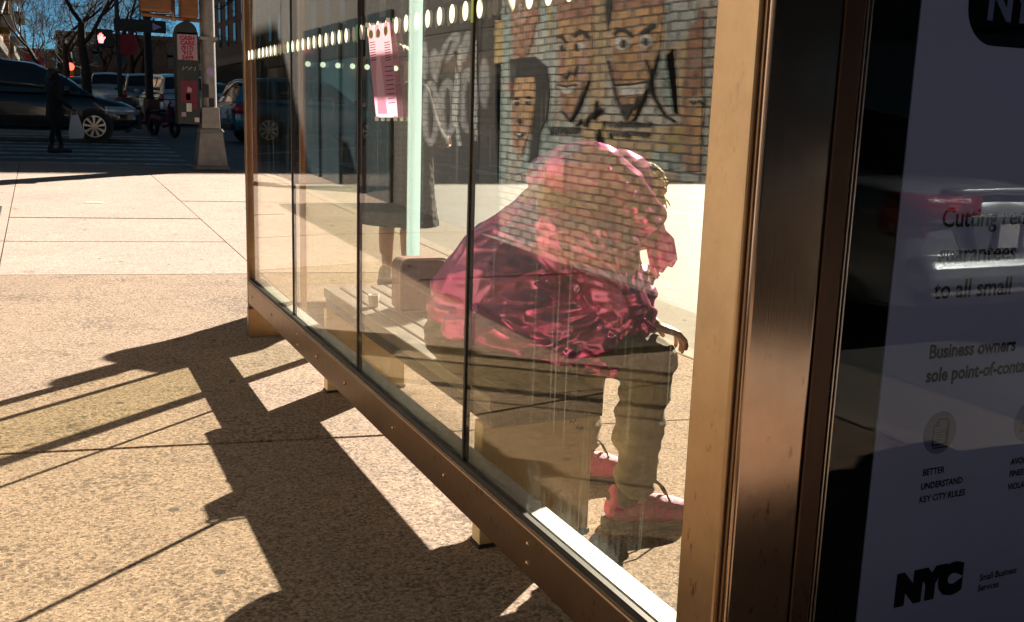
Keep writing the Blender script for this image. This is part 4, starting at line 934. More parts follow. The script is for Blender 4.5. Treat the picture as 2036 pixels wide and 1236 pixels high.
# ================================================================== vehicles (built nose to +x, then turned)
def lerp(tab, x):
    for i in range(len(tab) - 1):
        if tab[i][0] <= x <= tab[i + 1][0]:
            q = (x - tab[i][0]) / (tab[i + 1][0] - tab[i][0]); q = q * q * (3 - 2 * q) * .5 + q * .5
            return [a + (b_ - a) * q for a, b_ in zip(tab[i][1:], tab[i + 1][1:])]
    return list(tab[-1][1:]) if x > tab[-1][0] else list(tab[0][1:])
KINDS = {
 # body: x, underside, belt height, half width ; cabin: x, roof height, half width at roof ; axle x, wheel radius
 'minivan': dict(L=5.0, body=[(-2.5, .42, .95, .80), (-2.42, .30, 1.06, .92), (-1.5, .22, 1.08, .985), (.6, .22, 1.06, .985), (1.45, .22, 1.02, .97), (2.1, .24, .88, .93), (2.4, .30, .76, .83), (2.5, .42, .62, .62)],
                 cabin=[(-2.44, 1.07, .84), (-2.30, 1.62, .76), (-1.9, 1.73, .74), (-.6, 1.78, .74), (.25, 1.70, .73), (.85, 1.45, .74), (1.55, 1.03, .84)], ax=(-1.5, 1.52), wr=.345, door=(-1.55, -.45, .65)),
 'suv': dict(L=4.6, body=[(-2.3, .45, .92, .80), (-2.2, .30, 1.05, .92), (-1.2, .24, 1.06, .95), (.7, .24, 1.04, .95), (1.3, .24, 1.02, .94), (2.0, .26, .95, .90), (2.24, .32, .82, .80), (2.3, .45, .66, .62)],
             cabin=[(-2.22, 1.06, .82), (-1.95, 1.58, .72), (-1.4, 1.68, .70), (-.3, 1.72, .70), (.3, 1.64, .69), (1.15, 1.05, .82)], ax=(-1.40, 1.42), wr=.36, door=(-1.2, -.15, .8)),
 'sedan': dict(L=4.7, body=[(-2.35, .42, .86, .68), (-2.27, .26, .97, .83), (-2.05, .22, 1.0, .89), (-1.2, .20, .99, .915), (.8, .20, .96, .915), (1.5, .20, .90, .90), (2.1, .24, .78, .86), (2.28, .30, .66, .76), (2.35, .42, .52, .58)],
               cabin=[(-1.78, .985, .74), (-1.30, 1.29, .60), (-.85, 1.42, .56), (-.2, 1.455, .57), (.35, 1.36, .58), (1.25, .955, .76)], ax=(-1.38, 1.42), wr=.33, door=(-.85, .02, .75)),
}
def make_car(kind, paint_m, label, loc, rz, group=None, detail=True, rear=False):
    K = KINDS[kind]; t = thing('parked_car' if kind != 'minivan' else 'minivan', label, 'car' if kind != 'minivan' else 'minivan', (0, 0, 0), 0, group)
    # lower body: rings across the car
    xs = [K['body'][0][0] + (K['body'][-1][0] - K['body'][0][0]) * i / 44 for i in range(45)]
    def ring(x):
        zl, zb, hw = lerp(K['body'], x); half = [(0, zl), (hw * .80, zl), (hw * .965, zl + .10), (hw, zl + .28 * (zb - zl)), (hw * 1.0, zl + .60 * (zb - zl)), (hw * .975, zl + .84 * (zb - zl)), (hw * .90, zb - .012), (hw * .72, zb + .012), (0, zb + .035)]
        return [(x, y_, z_) for y_, z_ in half] + [(x, -y_, z_) for y_, z_ in half[-2:0:-1]]
    b = MB(); n = None
    for i, x in enumerate(xs):
        rg = ring(x); n = len(rg); b.v += rg
        if i: b.f += [((i - 1) * n + k, i * n + k, i * n + (k + 1) % n, (i - 1) * n + (k + 1) % n) for k in range(n)]
    b.f.append(tuple(range(n))); b.f.append(tuple(range((len(xs) - 1) * n, len(xs) * n)))
    body = b.build('body', paint_m, t, smooth=True); sub = body.modifiers.new('s', 'SUBSURF'); sub.levels = 1; sub.render_levels = 1
    # cabin
    cx0, cx1 = K['cabin'][0][0], K['cabin'][-1][0]; N_ = 36
    def cab(x, s, ex=0.0):                            # s 0 belt .. 1 roof edge .. 2 centre line
        zr, hr = lerp(K['cabin'], x); zl, zb, hw = lerp(K['body'], x); h0 = hw * .93
        if s <= 1: y_ = h0 + (hr - h0) * (s ** 1.15); z_ = (zb - .02) + (zr - zb + .0) * (s * .97); y_ += ex
        else: q = s - 1; y_ = hr * (1 - q); z_ = (zb - .02) + (zr - zb) * .97 + .05 * sin(q * pi / 2) * min(1, max(0, (zr - zb) / .3)) + ex
        return y_, z_
    SS = [0, .12, .3, .5, .7, .86, .96, 1.0, 1.12, 1.3, 1.6, 2.0]
    b = MB(); o = 0
    for i in range(N_ + 1):
        x = cx0 + (cx1 - cx0) * i / N_; half = [cab(x, s) for s in SS]; rg = [(x, y_, z_) for y_, z_ in half] + [(x, -y_, z_) for y_, z_ in half[-2::-1]]; m = len(rg); b.v += rg
        if i: b.f += [((i - 1) * m + k, i * m + k, i * m + k + 1, (i - 1) * m + k + 1) for k in range(m - 1)]
    b.build('cabin', paint_m, t, smooth=True)
    # side windows
    zmax = max(c[1] for c in K['cabin'])
    d0 = K['door']; spans = [(cx0 + .32, d0[0] - .04), (d0[0] + .04, d0[1] - .03), (d0[1] + .03, d0[2] - .03), (d0[2] + .03, cx1 - .30)] if kind != 'sedan' else [(-1.42, d0[0] - .03), (d0[0] + .03, d0[1] - .03), (d0[1] + .03, d0[2] - .02), (d0[2] + .02, .98)]
    for sy in (1, -1):
        for xa, xb in spans:
            if xb - xa < .12: continue
            b = MB()
            for i in range(9):
                x = xa + (xb - xa) * i / 8
                for s in (.16, .35, .55, .75, .90): y_, z_ = cab(x, s, .006); b.v.append((x, sy * y_, z_))
            for i in range(8):
                for k in range(4): b.f.append((i * 5 + k, (i + 1) * 5 + k, (i + 1) * 5 + k + 1, i * 5 + k + 1))
            o_ = b.build('window', 'carglass', t, smooth=True); so_ = o_.modifiers.new('t', 'SOLIDIFY'); so_.thickness = .004
    # windscreen and rear window lie on the sloping ends of the cabin
    def screen(name, xa, xb):
        b = MB()
        for i in range(11):
            x = xa + (xb - xa) * i / 10; zr, hr = lerp(K['cabin'], x)
            for k in range(9):
                f_ = -1 + 2 * k / 8; y_, z_ = cab(x, 1 + (1 - abs(f_) * .93), .006); b.v.append((x, y_ * (1 if f_ > 0 else -1), z_ + .004))
        for i in range(10):
            for k in range(8): b.f.append((i * 9 + k, (i + 1) * 9 + k, (i + 1) * 9 + k + 1, i * 9 + k + 1))
        b.build(name, 'carglass', t, smooth=True)
    cb = K['cabin']
    screen('windscreen', cb[-2][0] if kind == 'suv' else cb[-3][0] + .05, cx1 - .06); screen('rear_window', cx0 + .05, cb[2][0] - .06 if kind == 'sedan' else cb[1][0] + .04)
    # wheels
    for xw in K['ax']:
        for sy in (1, -1):
            hw = lerp(K['body'], xw)[2]; y0 = sy * (hw - .20); wr = K['wr']
            MB().lathe((xw, sy * (hw - .215), wr), [(0, wr + .055), (.217, wr + .055), (.218, wr - .02)], (0, sy, 0), 32).build('wheel_arch', 'black', t)
            wh = MB().lathe((xw, y0, wr), [(0, wr * .66), (.0, wr * .94), (.03, wr), (.185, wr), (.212, wr * .95), (.214, wr * .70), (.18, wr * .68)], (0, sy, 0), 36).build('wheel', 'tyre', t, smooth=True)
            b = MB(); yy = y0 + sy * .19; b.lathe((xw, yy - sy * .015, wr), [(0, wr * .70), (.025, wr * .70), (.025, wr * .63), (0, wr * .63)], (0, sy, 0), 36); b.lathe((xw, yy, wr), [(0, wr * .16), (.02, wr * .14), (.022, .001)], (0, sy, 0), 18)
            for k in range(9):
                a = 2 * pi * k / 9 + .2; d_ = Vector((cos(a), 0, sin(a))); s_ = Vector((-sin(a), 0, cos(a))); c0 = Vector((xw, yy, wr))
                b.prism([c0 + d_ * wr * .12 + s_ * .016, c0 + d_ * wr * .66 + s_ * .030, c0 + d_ * wr * .66 - s_ * .030, c0 + d_ * wr * .12 - s_ * .016], (0, sy * .016, 0))
            b.build('rim', 'rim', wh); MB().lathe((xw, y0 + sy * .10, wr), [(0, wr * .66), (.002, .001)], (0, sy, 0), 24).build('brake_disc', 'plastic', wh)
    # lamps, plate, bumpers, handles, mirrors
    xf = K['body'][-1][0]; xr = K['body'][0][0]
    def patch(name, mat, xa, xb, za, zb_, sy, off=.008, seg=6):        # a lens lying on the body flank
        b = MB()
        for i in range(seg + 1):
            x = xa + (xb - xa) * i / seg; zl, zb2, hw = lerp(K['body'], x)
            for k in range(3): z_ = (za + (zb_ - za) * k / 2); z_ = min(z_, zb2 - .02); b.v.append((x, sy * (hw + off) * (1 if z_ < zb2 - .12 else .96), z_))
        for i in range(seg):
            for k in range(2): b.f.append((i * 3 + k, (i + 1) * 3 + k, (i + 1) * 3 + k + 1, i * 3 + k + 1))
        o_ = b.build(name, mat, t, smooth=True); so_ = o_.modifiers.new('t', 'SOLIDIFY'); so_.thickness = .03; so_.offset = 0
        return o_
    zf = lerp(K['body'], xf - .25)[1]; zr_ = lerp(K['body'], xr + .2)[1]
    for sy in (1, -1):
        patch('headlight', 'headlens', xf - .75, xf - .08, zf - .20, zf - .03, sy)
        if not rear: patch('tail_light', 'taillens', xr + .02, xr + .30, zr_ - .30, zr_ - .04, sy)
        x, yy = (d0[2] + .12 if kind != 'minivan' else 1.0), sy * (lerp(K['body'], d0[2])[2] + .02)
        MB().ell((x, yy + sy * .08, lerp(K['body'], x)[1] + .08), (.07, .10, .07)).build('mirror', paint_m, t, smooth=True)
        if detail:
            for hx in (d0[0] + .25, d0[1] + .2): MB().box((hx - .10, sy * (lerp(K['body'], hx)[2] * .985), .86 if kind != 'sedan' else .80), (hx + .10, sy * (lerp(K['body'], hx)[2] * .985 + .03), .89 if kind != 'sedan' else .83)).build('door_handle', paint_m, t, bevel=.008)
    if not rear:
        MB().box((xr - .012, -.26, .62), (xr + .03, .26, .74)).build('number_plate', 'plate', t)
        MB().box((xr - .03, -.70, .34), (xr + .10, .70, .50)).build('bumper', 'plastic', t, bevel=.03)
    MB().box((xf - .12, -.62, .30), (xf + .02, .62, .42)).build('bumper', 'plastic', t, bevel=.03)
    MB().box((xf - .06, -.45, .48), (xf + .012, .45, .60)).build('grille', 'plastic', t, bevel=.02)
    t.location = loc; t.rotation_euler = (0, 0, rz)
    return t
mv = make_car('minivan', 'carblack', 'dark minivan crossing the shaded side street at the left', (-.42, 27.2, g(27.2) - .15), R(-3)); mv.scale = (1.07, 1.07, 1.07)
KERB = 'cars standing in the street beyond the crossing'
far = [('suv', 'carsilver', 'silver car under the bare trees, farthest left behind the minivan', (3.0, 49, 0), R(84)),
       ('suv', 'cargrey', 'grey wagon seen between the pedestrian signal and the sign pole', (3.9, 44, 0), R(88)),
       ('suv', 'carsilver', 'silver wagon just left of the cabinet covered in stickers', (4.35, 38.5, 0), R(96)),
       ('sedan', 'cargrey', 'grey sedan waiting just right of the street pole', (8.0, 52, 0), R(-86)),
       ('suv', 'carblue', 'bluish car in the traffic beside the shelter post', (9.3, 50, 0), R(-92)),
       ('suv', 'carblue', 'blue car crossing behind the shelter glass', (6.6, 27.5, 0), R(6)),
       ('sedan', 'carsilver', 'silver car far down the street between the trees', (1.9, 62, 0), R(88))]
for kd, pm, lb, l, rz in far: make_car(kd, pm, lb, (l[0], l[1], g(l[1]) - .15), rz, KERB, False)

# ---- the pale sedan mirrored in the advertising glass: its tail gets full detail
t = make_car('sedan', 'carwhite', 'pearl white sedan parked at the kerb behind the camera, mirrored in the display', (0, 0, 0), 0, None, True, True)
def arc(pts, n=14):
    return pts
for sy in (1, -1):
    b = MB()                                          # wrap-round tail lamp: red upper band, amber and clear lower block
    for i in range(9):
        q = i / 8; y_ = .30 + .585 * q; x = -2.365 + .02 * q + .30 * max(0, q - .72) ** 1.35 * 2.2; 
        for z_ in (.80 - .02 * q, .87 - .0 * q, .935 + .02 * q): b.v.append((x, sy * y_, z_))
    for i in range(8):
        for k in range(2): b.f.append((i * 3 + k, (i + 1) * 3 + k, (i + 1) * 3 + k + 1, i * 3 + k + 1))
    o_ = b.build('tail_light', 'taillens', t, smooth=True); s_ = o_.modifiers.new('t', 'SOLIDIFY'); s_.thickness = .05; s_.offset = 0
    b = MB(); b.prism([(-2.36, sy * .60, .842), (-2.30, sy * .80, .842), (-2.16, sy * .885, .842), (-2.17, sy * .88, .72), (-2.26, sy * .80, .69), (-2.35, sy * .70, .70)], (-.012, 0, 0)); b.build('indicator', 'amberlens', o_, bevel=.004)
    for k in range(10): pass
    b = MB()
    for k in range(12): b.ell((-2.395 + .006 * (k % 4), sy * (.50 + .022 * (k % 4)), .862 + .022 * (k // 4)), (.012, .007, .007), None, 8, 5)
    b.build('lamp_facet', 'lamp_red', o_, smooth=True)
b = MB(); b.prism([(-2.40, -.40, .83), (-2.40, .40, .83), (-2.385, .30, .63), (-2.385, -.30, .63)], (.06, 0, 0)); b.build('plate_recess', 'cargrey', t, bevel=.01)
pl = MB().box((-2.412, -.155, .635), (-2.402, .155, .78)).build('number_plate', 'plate', t, bevel=.003)
b = MB(); b.box((-2.4135, -.158, .778), (-2.4125, .158, .79)); b.box((-2.4135, -.158, .627), (-2.4125, .158, .637)); b.box((-2.4135, -.165, .627), (-2.4125, -.153, .79)); b.box((-2.4135, .153, .627), (-2.4125, .165, .79)); b.build('plate_frame', 'plastic', pl)
MB().box((-2.4136, .02, .64), (-2.4128, .06, .775)).build('plate_strap', 'plastic', pl)
b = MB(); b.capsule((-2.33, -.66, .50), (-2.33, .66, .50), .11, .11); link('rear_bumper', remeshed(b, .012, 3), 'carwhite', t)
MB().box((-2.40, -.66, .30), (-2.25, .66, .40)).build('valance', 'plastic', t, bevel=.03)
b = MB(); b.tube([(-2.36 , y_, .95 + .02 * cos(y_ * 2)) for y_ in (-.6, -.4, -.2, 0, .2, .4, .6)], .022, 8); b.build('boot_lip', 'carwhite', t, smooth=True)
MB().tube([(-.95, 0, 1.43), (-1.0, 0, 1.47), (-1.07, 0, 1.55)], [.022, .010, .005], 8).build('antenna', 'carwhite', t, smooth=True)
MB().box((-1.42, -.14, 1.255), (-1.36, .14, 1.275)).build('high_brake_lamp', 'taillens', t)
t.location = (5.68, -4.5, -.15); t.rotation_euler = (0, 0, R(-90)); t.scale = (1.1, 1.06, 1.1)

vn = make_car('minivan', 'carwhite', 'tall white vehicle added out of view, shading the ground mirrored in the display', (4.95, 2.55, -.15), R(-90), None, False); vn.name = 'shading_van'; vn['category'] = 'shading_van'; vn.scale = (.78, 1.0, 1.36)  # added vehicle, hidden from the camera; only its cast shadow is wanted
# ---- two delivery mopeds by the crossing
def moped(label, loc, rz):
    t = thing('moped', label, 'moped', (0, 0, 0), 0, 'mopeds parked beyond the crossing')
    b = MB(); b.capsule((-.45, 0, .52), (.05, 0, .45), .13, .10); b.capsule((.05, 0, .30), (.42, 0, .36), .07, .07); b.capsule((.42, 0, .36), (.52, 0, .85), .09, .09); link('body', remeshed(b, .02, 2), 'sticker_red', t)
    MB().box((-.52, -.12, .66), (.02, .12, .74)).build('seat', 'black', t, bevel=.03); MB().box((-.78, -.18, .74), (-.48, .18, 1.0)).build('delivery_box', 'rust', t, bevel=.02)
    for x in (-.55, .68): MB().lathe((x, -.05, .26), [(0, .16), (0, .24), (.03, .26), (.07, .26), (.10, .24), (.10, .16)], (0, 1, 0), 24).build('wheel', 'tyre', t)
    b = MB(); b.tube([(.52, 0, .82), (.46, 0, 1.0)], .02); b.tube([(.42, -.32, 1.02), (.48, 0, 1.0), (.42, .32, 1.02)], .016); b.tube([(.68, .06, .26), (.52, .05, .8)], .02); b.build('handlebar', 'iron', t)
    b = MB(); b.tube([(.42, .25, 1.02), (.44, .30, 1.22)], .007); b.ell((.44, .30, 1.26), (.015, .05, .035)); b.build('mirror', 'iron', t); MB().ell((.60, 0, .85), (.04, .06, .06)).build('headlight', 'headlens', t)
    t.location = loc; t.rotation_euler = (0, 0, rz)
moped('red moped with a rust delivery box beside the sticker cabinet', (3.05, 29.6, g(29.6) - .15), R(-70))
moped('red moped with a rust delivery box nearest the nose of the minivan', (2.55, 31.2, g(31.2) - .15), R(-60))

# ================================================================== street furniture
px, py = 2.50, 17.2; gz = g(17.2)
CZ = -.14
sp = thing('street_pole', 'grey street pole on a flared base with signals and a sticker-covered cabinet', 'street pole', (px, py, gz))
MB().lathe((px, py, gz), [(0, .125), (9.0, .085)], (0, 0, 1), 20).build('shaft', 'pole', sp, smooth=True)
b = MB()
def frus(b, c, z0, z1, a, e):
    b.add([(c[0] + sx * q, c[1] + sy * q, z) for z, q in ((z0, a), (z1, e)) for sx, sy in ((-1, -1), (1, -1), (1, 1), (-1, 1))], [(0, 1, 2, 3), (4, 5, 6, 7), (0, 1, 5, 4), (1, 2, 6, 5), (2, 3, 7, 6), (3, 0, 4, 7)])
frus(b, (px, py), gz, gz + .06, .27, .27); frus(b, (px, py), gz + .06, gz + .60, .245, .175); frus(b, (px, py), gz + .60, gz + .66, .20, .165); frus(b, (px, py), gz + .66, gz + 1.0, .15, .135)
b.build('base', 'pole', sp, bevel=.012)
MB().box((px - .14, py - .14, gz + 2.05), (px + .14, py + .14, gz + 2.10)).build('strap', 'pole', sp)
MB().lathe((px + .01, py - .126, gz + 1.56), [(0, .06), (.004, .06), (.0045, .001)], (0, -1, 0), 20).build('round_sticker', 'sticker_lilac', sp)
b = MB(); b.box((px - .12, py - .135, gz + 1.15), (px - .02, py - .128, gz + 1.35)); b.box((px - .02, py - .135, gz + 1.0), (px + .06, py - .128, gz + 1.14)); b.build('torn_sticker', 'black', sp)
# cabinet strapped to the pole
kx0, kx1, ky = px - .52, px - .17, py - .20
cab_ = MB().box((kx0, ky, gz + CZ + .86), (kx1, ky + .34, gz + CZ + 2.30)).build('control_cabinet', 'cabinet', sp, bevel=.02)
MB().lathe((.5 * (kx0 + kx1), ky + .34, gz + CZ + 2.29), [(0, .001), (0, .16), (-.34, .16), (-.34, .001)], (0, 1, 0), 24).build('cabinet_hood', 'cabinet', cab_)
def stick(name, mat, x0, x1, z0, z1): return MB().box((x0, ky - .006, gz + CZ + z0), (x1, ky - .003, gz + CZ + z1)).build(name, mat, cab_)
stick('sticker', 'sticker', kx0 + .03, kx1 - .02, 1.86, 2.25); stick('sticker', 'sticker_red', kx0 + .06, kx1 - .04, 1.20, 1.54); stick('sticker', 'sticker_pale', kx0 + .14, kx0 + .22, 1.06, 1.19); stick('sticker', 'sticker_red', kx0 + .225, kx0 + .30, 1.09, 1.19)
stick('sticker', 'sticker_pale', kx0 + .14, kx0 + .20, 1.24, 1.34); stick('sticker', 'sticker', kx0 + .06, kx0 + .13, .98, 1.05); stick('sticker', 'sticker_pale', kx0 + .26, kx0 + .33, .90, .97)
b = MB(); b.prism([(kx0 + .15, ky - .0062, gz + CZ + 1.36), (kx0 + .22, ky - .0062, gz + CZ + 1.36), (kx0 + .23, ky - .0062, gz + CZ + 1.42), (kx0 + .17, ky - .0062, gz + CZ + 1.45)], (0, -.002, 0)); b.build('sticker_figure', 'sticker', cab_)
for i, s in enumerate(('CASH', 'CARS', '(917)', '915', '5499')):
    text_at('lettering', s, .088, 'red_ink', Matrix.Translation((.5 * (kx0 + kx1) + .005, ky - .0075, gz + CZ + 2.165 - .075 * i)) @ FACE_SOUTH, cab_, align='CENTER', bold=.004)
b = MB()
for k in range(7): b.tube([(kx0 + .1 + .03 * k, ky - .004, gz + CZ + 1.70 + .02 * (k % 3)), (kx0 + .115 + .03 * k, ky - .004, gz + CZ + 1.76 - .015 * (k % 2))], .004, 5)
b.build('scrawl', 'sticker_pale', cab_)
# pedestrian signals seen from behind, hung high on the pole
for cx, wd in ((px - .80, .46), (px - .30, .27)):
    sg = MB().box((cx - wd / 2, py - .30, gz - .2 + 2.62 if wd > .3 else gz - .2 + 2.56), (cx + wd / 2, py - .02, gz - .2 + 3.35)).build('pedestrian_signal', 'signal', sp, bevel=.025)
    MB().box((cx - wd / 2 + .03, py - .308, gz - .2 + 2.70), (cx + wd / 2 - .03, py - .3015, gz - .2 + 3.3)).build('back_cover', 'signal', sg, bevel=.01)
MB().tube([(px - 1.0, py - .16, gz - .2 + 2.58), (px - .40, py - .16, gz - .2 + 2.54), (px, py, gz - .2 + 2.54)], .03, 8).build('bracket', 'signal', sp)
MB().tube([(px - .53, py - .16, gz - .2 + 2.5), (px - .53, py - .16, gz - .2 + 3.4)], .03, 8).build('bracket', 'trim', sp)

# signal post with the lit hand across the side street
qx, qy = 1.85, 32.0; qz = g(32)
ps = thing('pedestrian_signal_post', 'dark signal post with a lit red hand beyond the side street', 'pedestrian signal', (qx, qy, qz))
MB().cyl((qx + .3, qy, qz), (qx + .3, qy, qz + 4.2), .07, .06).build('post', 'iron', ps); MB().box((qx - .30, qy - .14, qz + 2.22), (qx + .16, qy + .14, qz + 2.72)).build('housing', 'iron', ps, bevel=.02)
b = MB(); hc = Vector((qx - .16, qy - .15, qz + 2.46))
b.prism([hc + Vector((x, 0, z)) for x, z in ((-.085, -.03), (-.06, -.13), (.05, -.13), (.075, -.04), (.125, .03), (.10, .055), (.06, .02), (.06, .11), (.035, .115), (.03, .03), (.022, .15), (-.005, .15), (-.008, .03), (-.02, .14), (-.045, .135), (-.042, .02), (-.062, .09), (-.085, .085))], (0, .02, 0)); b.build('lit_hand', 'hand_red', ps)
b = MB(); b.box((qx + .34, qy - .05, qz + 2.05), (qx + .80, qy - .02, qz + 2.62)); b.build('red_banner', 'awning_red', ps)
sgn = MB().box((qx + .20, qy - .09, qz + 2.70), (qx + 1.62, qy - .06, qz + 3.05)).build('street_sign', 'iron', ps)
MB().prism([(qx + 1.25, qy - .10, qz + 2.76), (qx + 1.25, qy - .10, qz + 2.98), (qx + 1.50, qy - .10, qz + 2.87)], (0, .008, 0)).build('arrow', 'sticker_lilac', sgn)
# tall thin mast
MB_ = MB(); mx, my = 3.05, 33.0; mz = g(33)
tp = thing('lamp_post', 'tall dark lamp post rising right of the lit hand signal', 'lamp post', (mx, my, mz))
MB().lathe((mx, my, mz), [(0, .20), (.8, .17), (.82, .12), (9, .085)], (0, 0, 1), 16).build('post', 'iron', tp, smooth=True); MB().tube([(mx, my, mz + 9), (mx - .8, my, mz + 9.6), (mx - 2.2, my, mz + 9.8)], .05).build('arm', 'iron', tp); MB().ell((mx - 2.4, my, mz + 9.75), (.35, .15, .09)).build('lamp_head', 'iron', tp)
# traffic light far off
tx, ty = 1.75, 66; tz = g(66) - 1.9
tl = thing('traffic_light', 'far traffic light showing red between bare trees', 'traffic light', (tx, ty, tz))
MB().cyl((tx, ty, tz), (tx, ty, tz + 4.0), .09).build('post', 'iron', tl); MB().box((tx - .2, ty - .2, tz + 2.9), (tx + .2, ty + .1, tz + 4.0)).build('housing', 'yellow', tl, bevel=.03); MB().ell((tx, ty - .2, tz + 3.75), (.22, .04, .22)).build('red_lamp', 'lamp_red', tl)

# ================================================================== trees
def tree(label, x, y, h, r0, seed, lean=0.0, deep=7):
    rnd = random.Random(seed); z = g(y); t = thing('bare_tree', label, 'tree', (x, y, z), 0, 'bare trees along the far sidewalk')
    tr, cr = MB(), MB(); tips = []
    def grow(p, d, L, rad, depth, mb):
        pts, rs = [p], [rad]; n = 4 if depth < 2 else 3
        for i in range(n):
            d = (d + Vector((rnd.uniform(-.22, .22), rnd.uniform(-.22, .22), rnd.uniform(-.05, .12)))).normalized(); p = p + d * L / n; pts.append(p); rs.append(rad * (1 - .38 * (i + 1) / n))
        mb.tube(pts, rs, 8 if depth < 2 else (5 if depth < 4 else 3), depth == 0)
        if depth >= deep: return
        for k in range(rnd.choice((2, 3, 3)) if depth < 5 else 2):
            i = rnd.randint(max(1, len(pts) // 2), len(pts) - 1) if k else len(pts) - 1
            q = d.orthogonal(); q.rotate(Quaternion(d, rnd.uniform(0, 2 * pi))); a = rnd.uniform(.35, .95)
            nd = (d * cos(a) + q * sin(a)).normalized(); nd.z += .12
            grow(pts[i], nd.normalized(), L * rnd.uniform(.62, .86), max(rs[i] * rnd.uniform(.55, .72), .012), depth + 1, cr)
    grow(Vector((x, y, z)), Vector((lean, 0, 1)).normalized(), h * .27, r0, 0, tr)
    tr.build('trunk', 'bark', t, smooth=True); cr.build('crown', 'bark', t, smooth=True)
tree('slim bare tree nearest the far left building', .35, 47, 9.5, .12, 3, -.05)
tree('forked bare tree with a thick trunk behind the minivan', 1.55, 40, 12, .19, 11, .05)
tree('bare tree with arching branches left of the lit hand signal', 1.2, 55, 12, .18, 5, -.08)
tree('bare tree standing behind the red banner', 3.9, 58, 12, .19, 8)
tree('bare tree above the silver wagon', 5.2, 64, 13, .2, 21)
tree('bare tree far down the street behind the cabinet', 6.6, 75, 13, .2, 14)
tree('small bare tree far behind the traffic light', 2.2, 78, 11, .17, 17)

tree('bare tree far off at the left, thin against the sky', .2, 88, 11, .18, 31)
tree('bare tree far off just right of the lit hand signal', 4.6, 92, 12, .2, 37)
tree('bare tree far off behind the tall lamp post', 6.4, 100, 12, .2, 41)
tree('bare tree far off between the lit hand signal and the forked tree', 2.9, 105, 12, .2, 43)
# ================================================================== far buildings
def building(name, label, x0, x1, y0, y1, h, mat, face, rows, bays, fire=False, group=None, front=None):
    z = g(y0); t = thing(name, label, 'building', (.5 * (x0 + x1), y0, z), 0, group)
    MB().box((x0, y0, z - .6), (x1, y1, z + h)).build('wall', mat, t)
    MB().box((x0 - .25, y0 - .25, z + h + .002), (x1 + .25, y1 + .25, z + h + .55)).build('cornice', 'cornice', t, bevel=.05)
    xs = x1 if face == 'E' else x0; sg = 1 if face == 'E' else -1
    n = 0
    for r_ in range(rows):
        for k in range(bays):
            yc = y0 + (y1 - y0) * (k + .5) / bays; zc = z + 4.6 + (h - 5.2) * (r_ + .45) / rows; n += 1
            if n > 90: break
            f_ = MB().box((xs if sg > 0 else xs - .07, yc - .62, zc - .95), (xs + .07 if sg > 0 else xs, yc + .62, zc + .95)).build('window', 'cornice', t)
            MB().box((xs + .072 * sg if sg > 0 else xs - .082, yc - .5, zc - .85), (xs + .082 if sg > 0 else xs - .072, yc + .5, zc + .85)).build('pane', 'winglass', f_)
    if front:                                           # windows on the south front
        for r_ in range(rows):
            for k in range(front):
                xc = x0 + (min(x1, x0 + front * 3.2) - x0) * (k + .5) / front; zc = z + 4.6 + (h - 5.2) * (r_ + .45) / rows
                f_ = MB().box((xc - .62, y0 - .07, zc - .95), (xc + .62, y0, zc + .95)).build('window', 'cornice', t); MB().box((xc - .5, y0 - .082, zc - .85), (xc + .5, y0 - .072, zc + .85)).build('pane', 'winglass', f_)
    # shop strip
    MB().box((xs if sg > 0 else xs - .12, y0 + .3, z + .3), (xs + .12 if sg > 0 else xs, y1 - .3, z + 3.0)).build('shop_front', 'winglass', t)
    MB().box((xs if sg > 0 else xs - .3, y0 + .1, z + 3.1), (xs + .3 if sg > 0 else xs, y1 - .1, z + 3.7)).build('shop_fascia', 'cornice', t)
    if fire:
        for r_ in range(rows):
            zc = z + 4.6 + (h - 5.2) * (r_ + .45) / rows - 1.1; b = MB(); ya, yb = y0 + 1, y0 + .62 * (y1 - y0)
            b.box((xs, ya, zc), (xs + 1.1 * sg, yb, zc + .06)) if sg > 0 else b.box((xs - 1.1, ya, zc), (xs, yb, zc + .06))
            X = xs + 1.08 * sg
            for q in (0.45, .9): b.tube([(X, ya, zc + q), (X, yb, zc + q)], .03, 5)
            m = int((yb - ya) / .5)
            for q in range(m + 1): yy = ya + (yb - ya) * q / m; b.tube([(X, yy, zc), (X, yy, zc + .9)], .02, 4)
            b.tube([(xs + .6 * sg, ya + .3, zc), (xs + .6 * sg, yb - .5, zc + (h - 5.2) / rows)], .07, 5); b.build('fire_escape', 'iron', t)
    return t
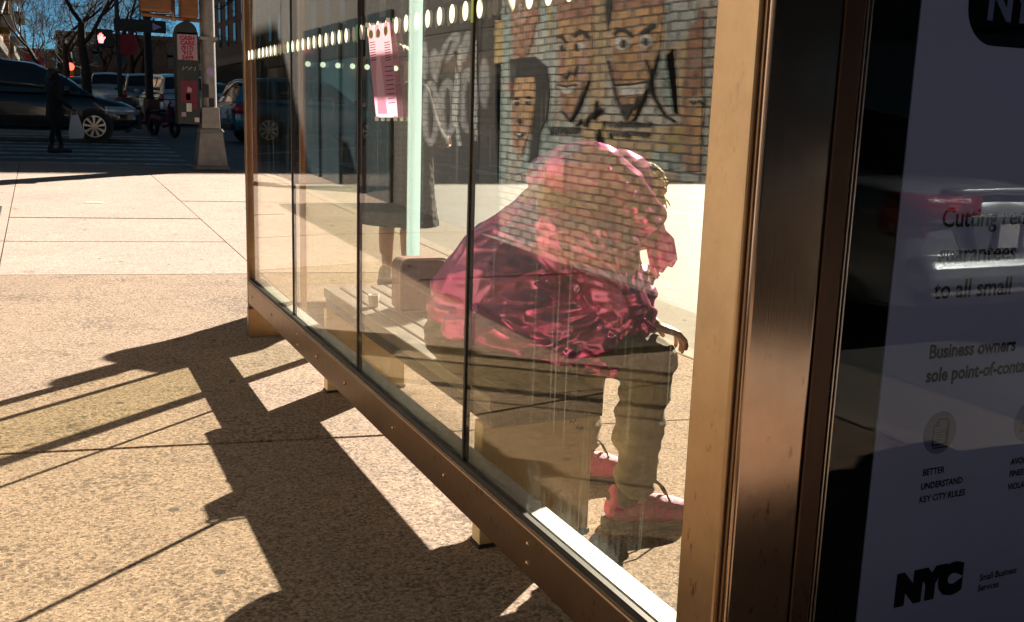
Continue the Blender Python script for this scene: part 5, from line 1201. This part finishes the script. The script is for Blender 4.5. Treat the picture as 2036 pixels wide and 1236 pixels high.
building('brick_building', 'warm brick tenement with fire escapes at the far left corner', -16, -2.6, 34, 62, 15, 'brick_left', 'E', 4, 9, True)
building('brick_building', 'brick tenement with a yellow sign further down the left side', -16, -2.3, 63, 90, 14, 'brick_left', 'E', 4, 8, True)
building('brick_building', 'farthest warm brick tenement on the left, next to the sky', -16, -1.9, 91, 118, 13.0, 'brick_left', 'E', 4, 8, True)
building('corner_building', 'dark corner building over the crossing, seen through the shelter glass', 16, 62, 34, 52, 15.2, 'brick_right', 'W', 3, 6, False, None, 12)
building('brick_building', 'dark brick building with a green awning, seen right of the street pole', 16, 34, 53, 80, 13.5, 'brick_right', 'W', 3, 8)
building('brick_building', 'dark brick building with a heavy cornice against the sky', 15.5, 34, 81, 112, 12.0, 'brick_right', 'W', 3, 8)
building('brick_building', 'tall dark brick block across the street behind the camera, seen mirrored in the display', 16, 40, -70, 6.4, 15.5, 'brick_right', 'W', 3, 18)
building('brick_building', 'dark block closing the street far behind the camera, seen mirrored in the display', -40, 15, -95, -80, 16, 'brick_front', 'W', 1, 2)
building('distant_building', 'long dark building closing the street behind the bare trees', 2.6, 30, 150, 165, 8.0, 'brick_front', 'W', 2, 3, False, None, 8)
building('distant_building', 'low brown building behind the trees at the end of the left sidewalk', -4, 2.2, 142, 160, 5.2, 'brick_front', 'W', 1, 3, False, None, 2)
tag(MB().prism([(14.2, 64, g(64) + 3.4), (15.98, 64, g(64) + 4.3), (15.98, 64, g(64) + 3.3)], (0, 7, 0)).build('awning', 'awning_green'), 'green awning over a shop on the dark street side', 'awning')
tag(MB().box((-2.28, 76, g(76) + 3.8), (-1.5, 76.2, g(76) + 6.2)).build('hanging_sign', 'yellow', bevel=.03), 'yellow sign hanging off the left brick tenement', 'sign')
tag(MB().box((-1.55, 58, g(58) + 4.4), (-2.58, 58.2, g(58) + 5.6)).build('hanging_sign', 'green', bevel=.03), 'green sign hanging off the left brick tenement', 'sign')
tag(MB().box((-1.0, 104, g(104) + 2.5), (.6, 104.3, g(104) + 4.0)).build('hanging_sign', 'awning_red', bevel=.03), 'red sign low beside the far left building', 'sign')
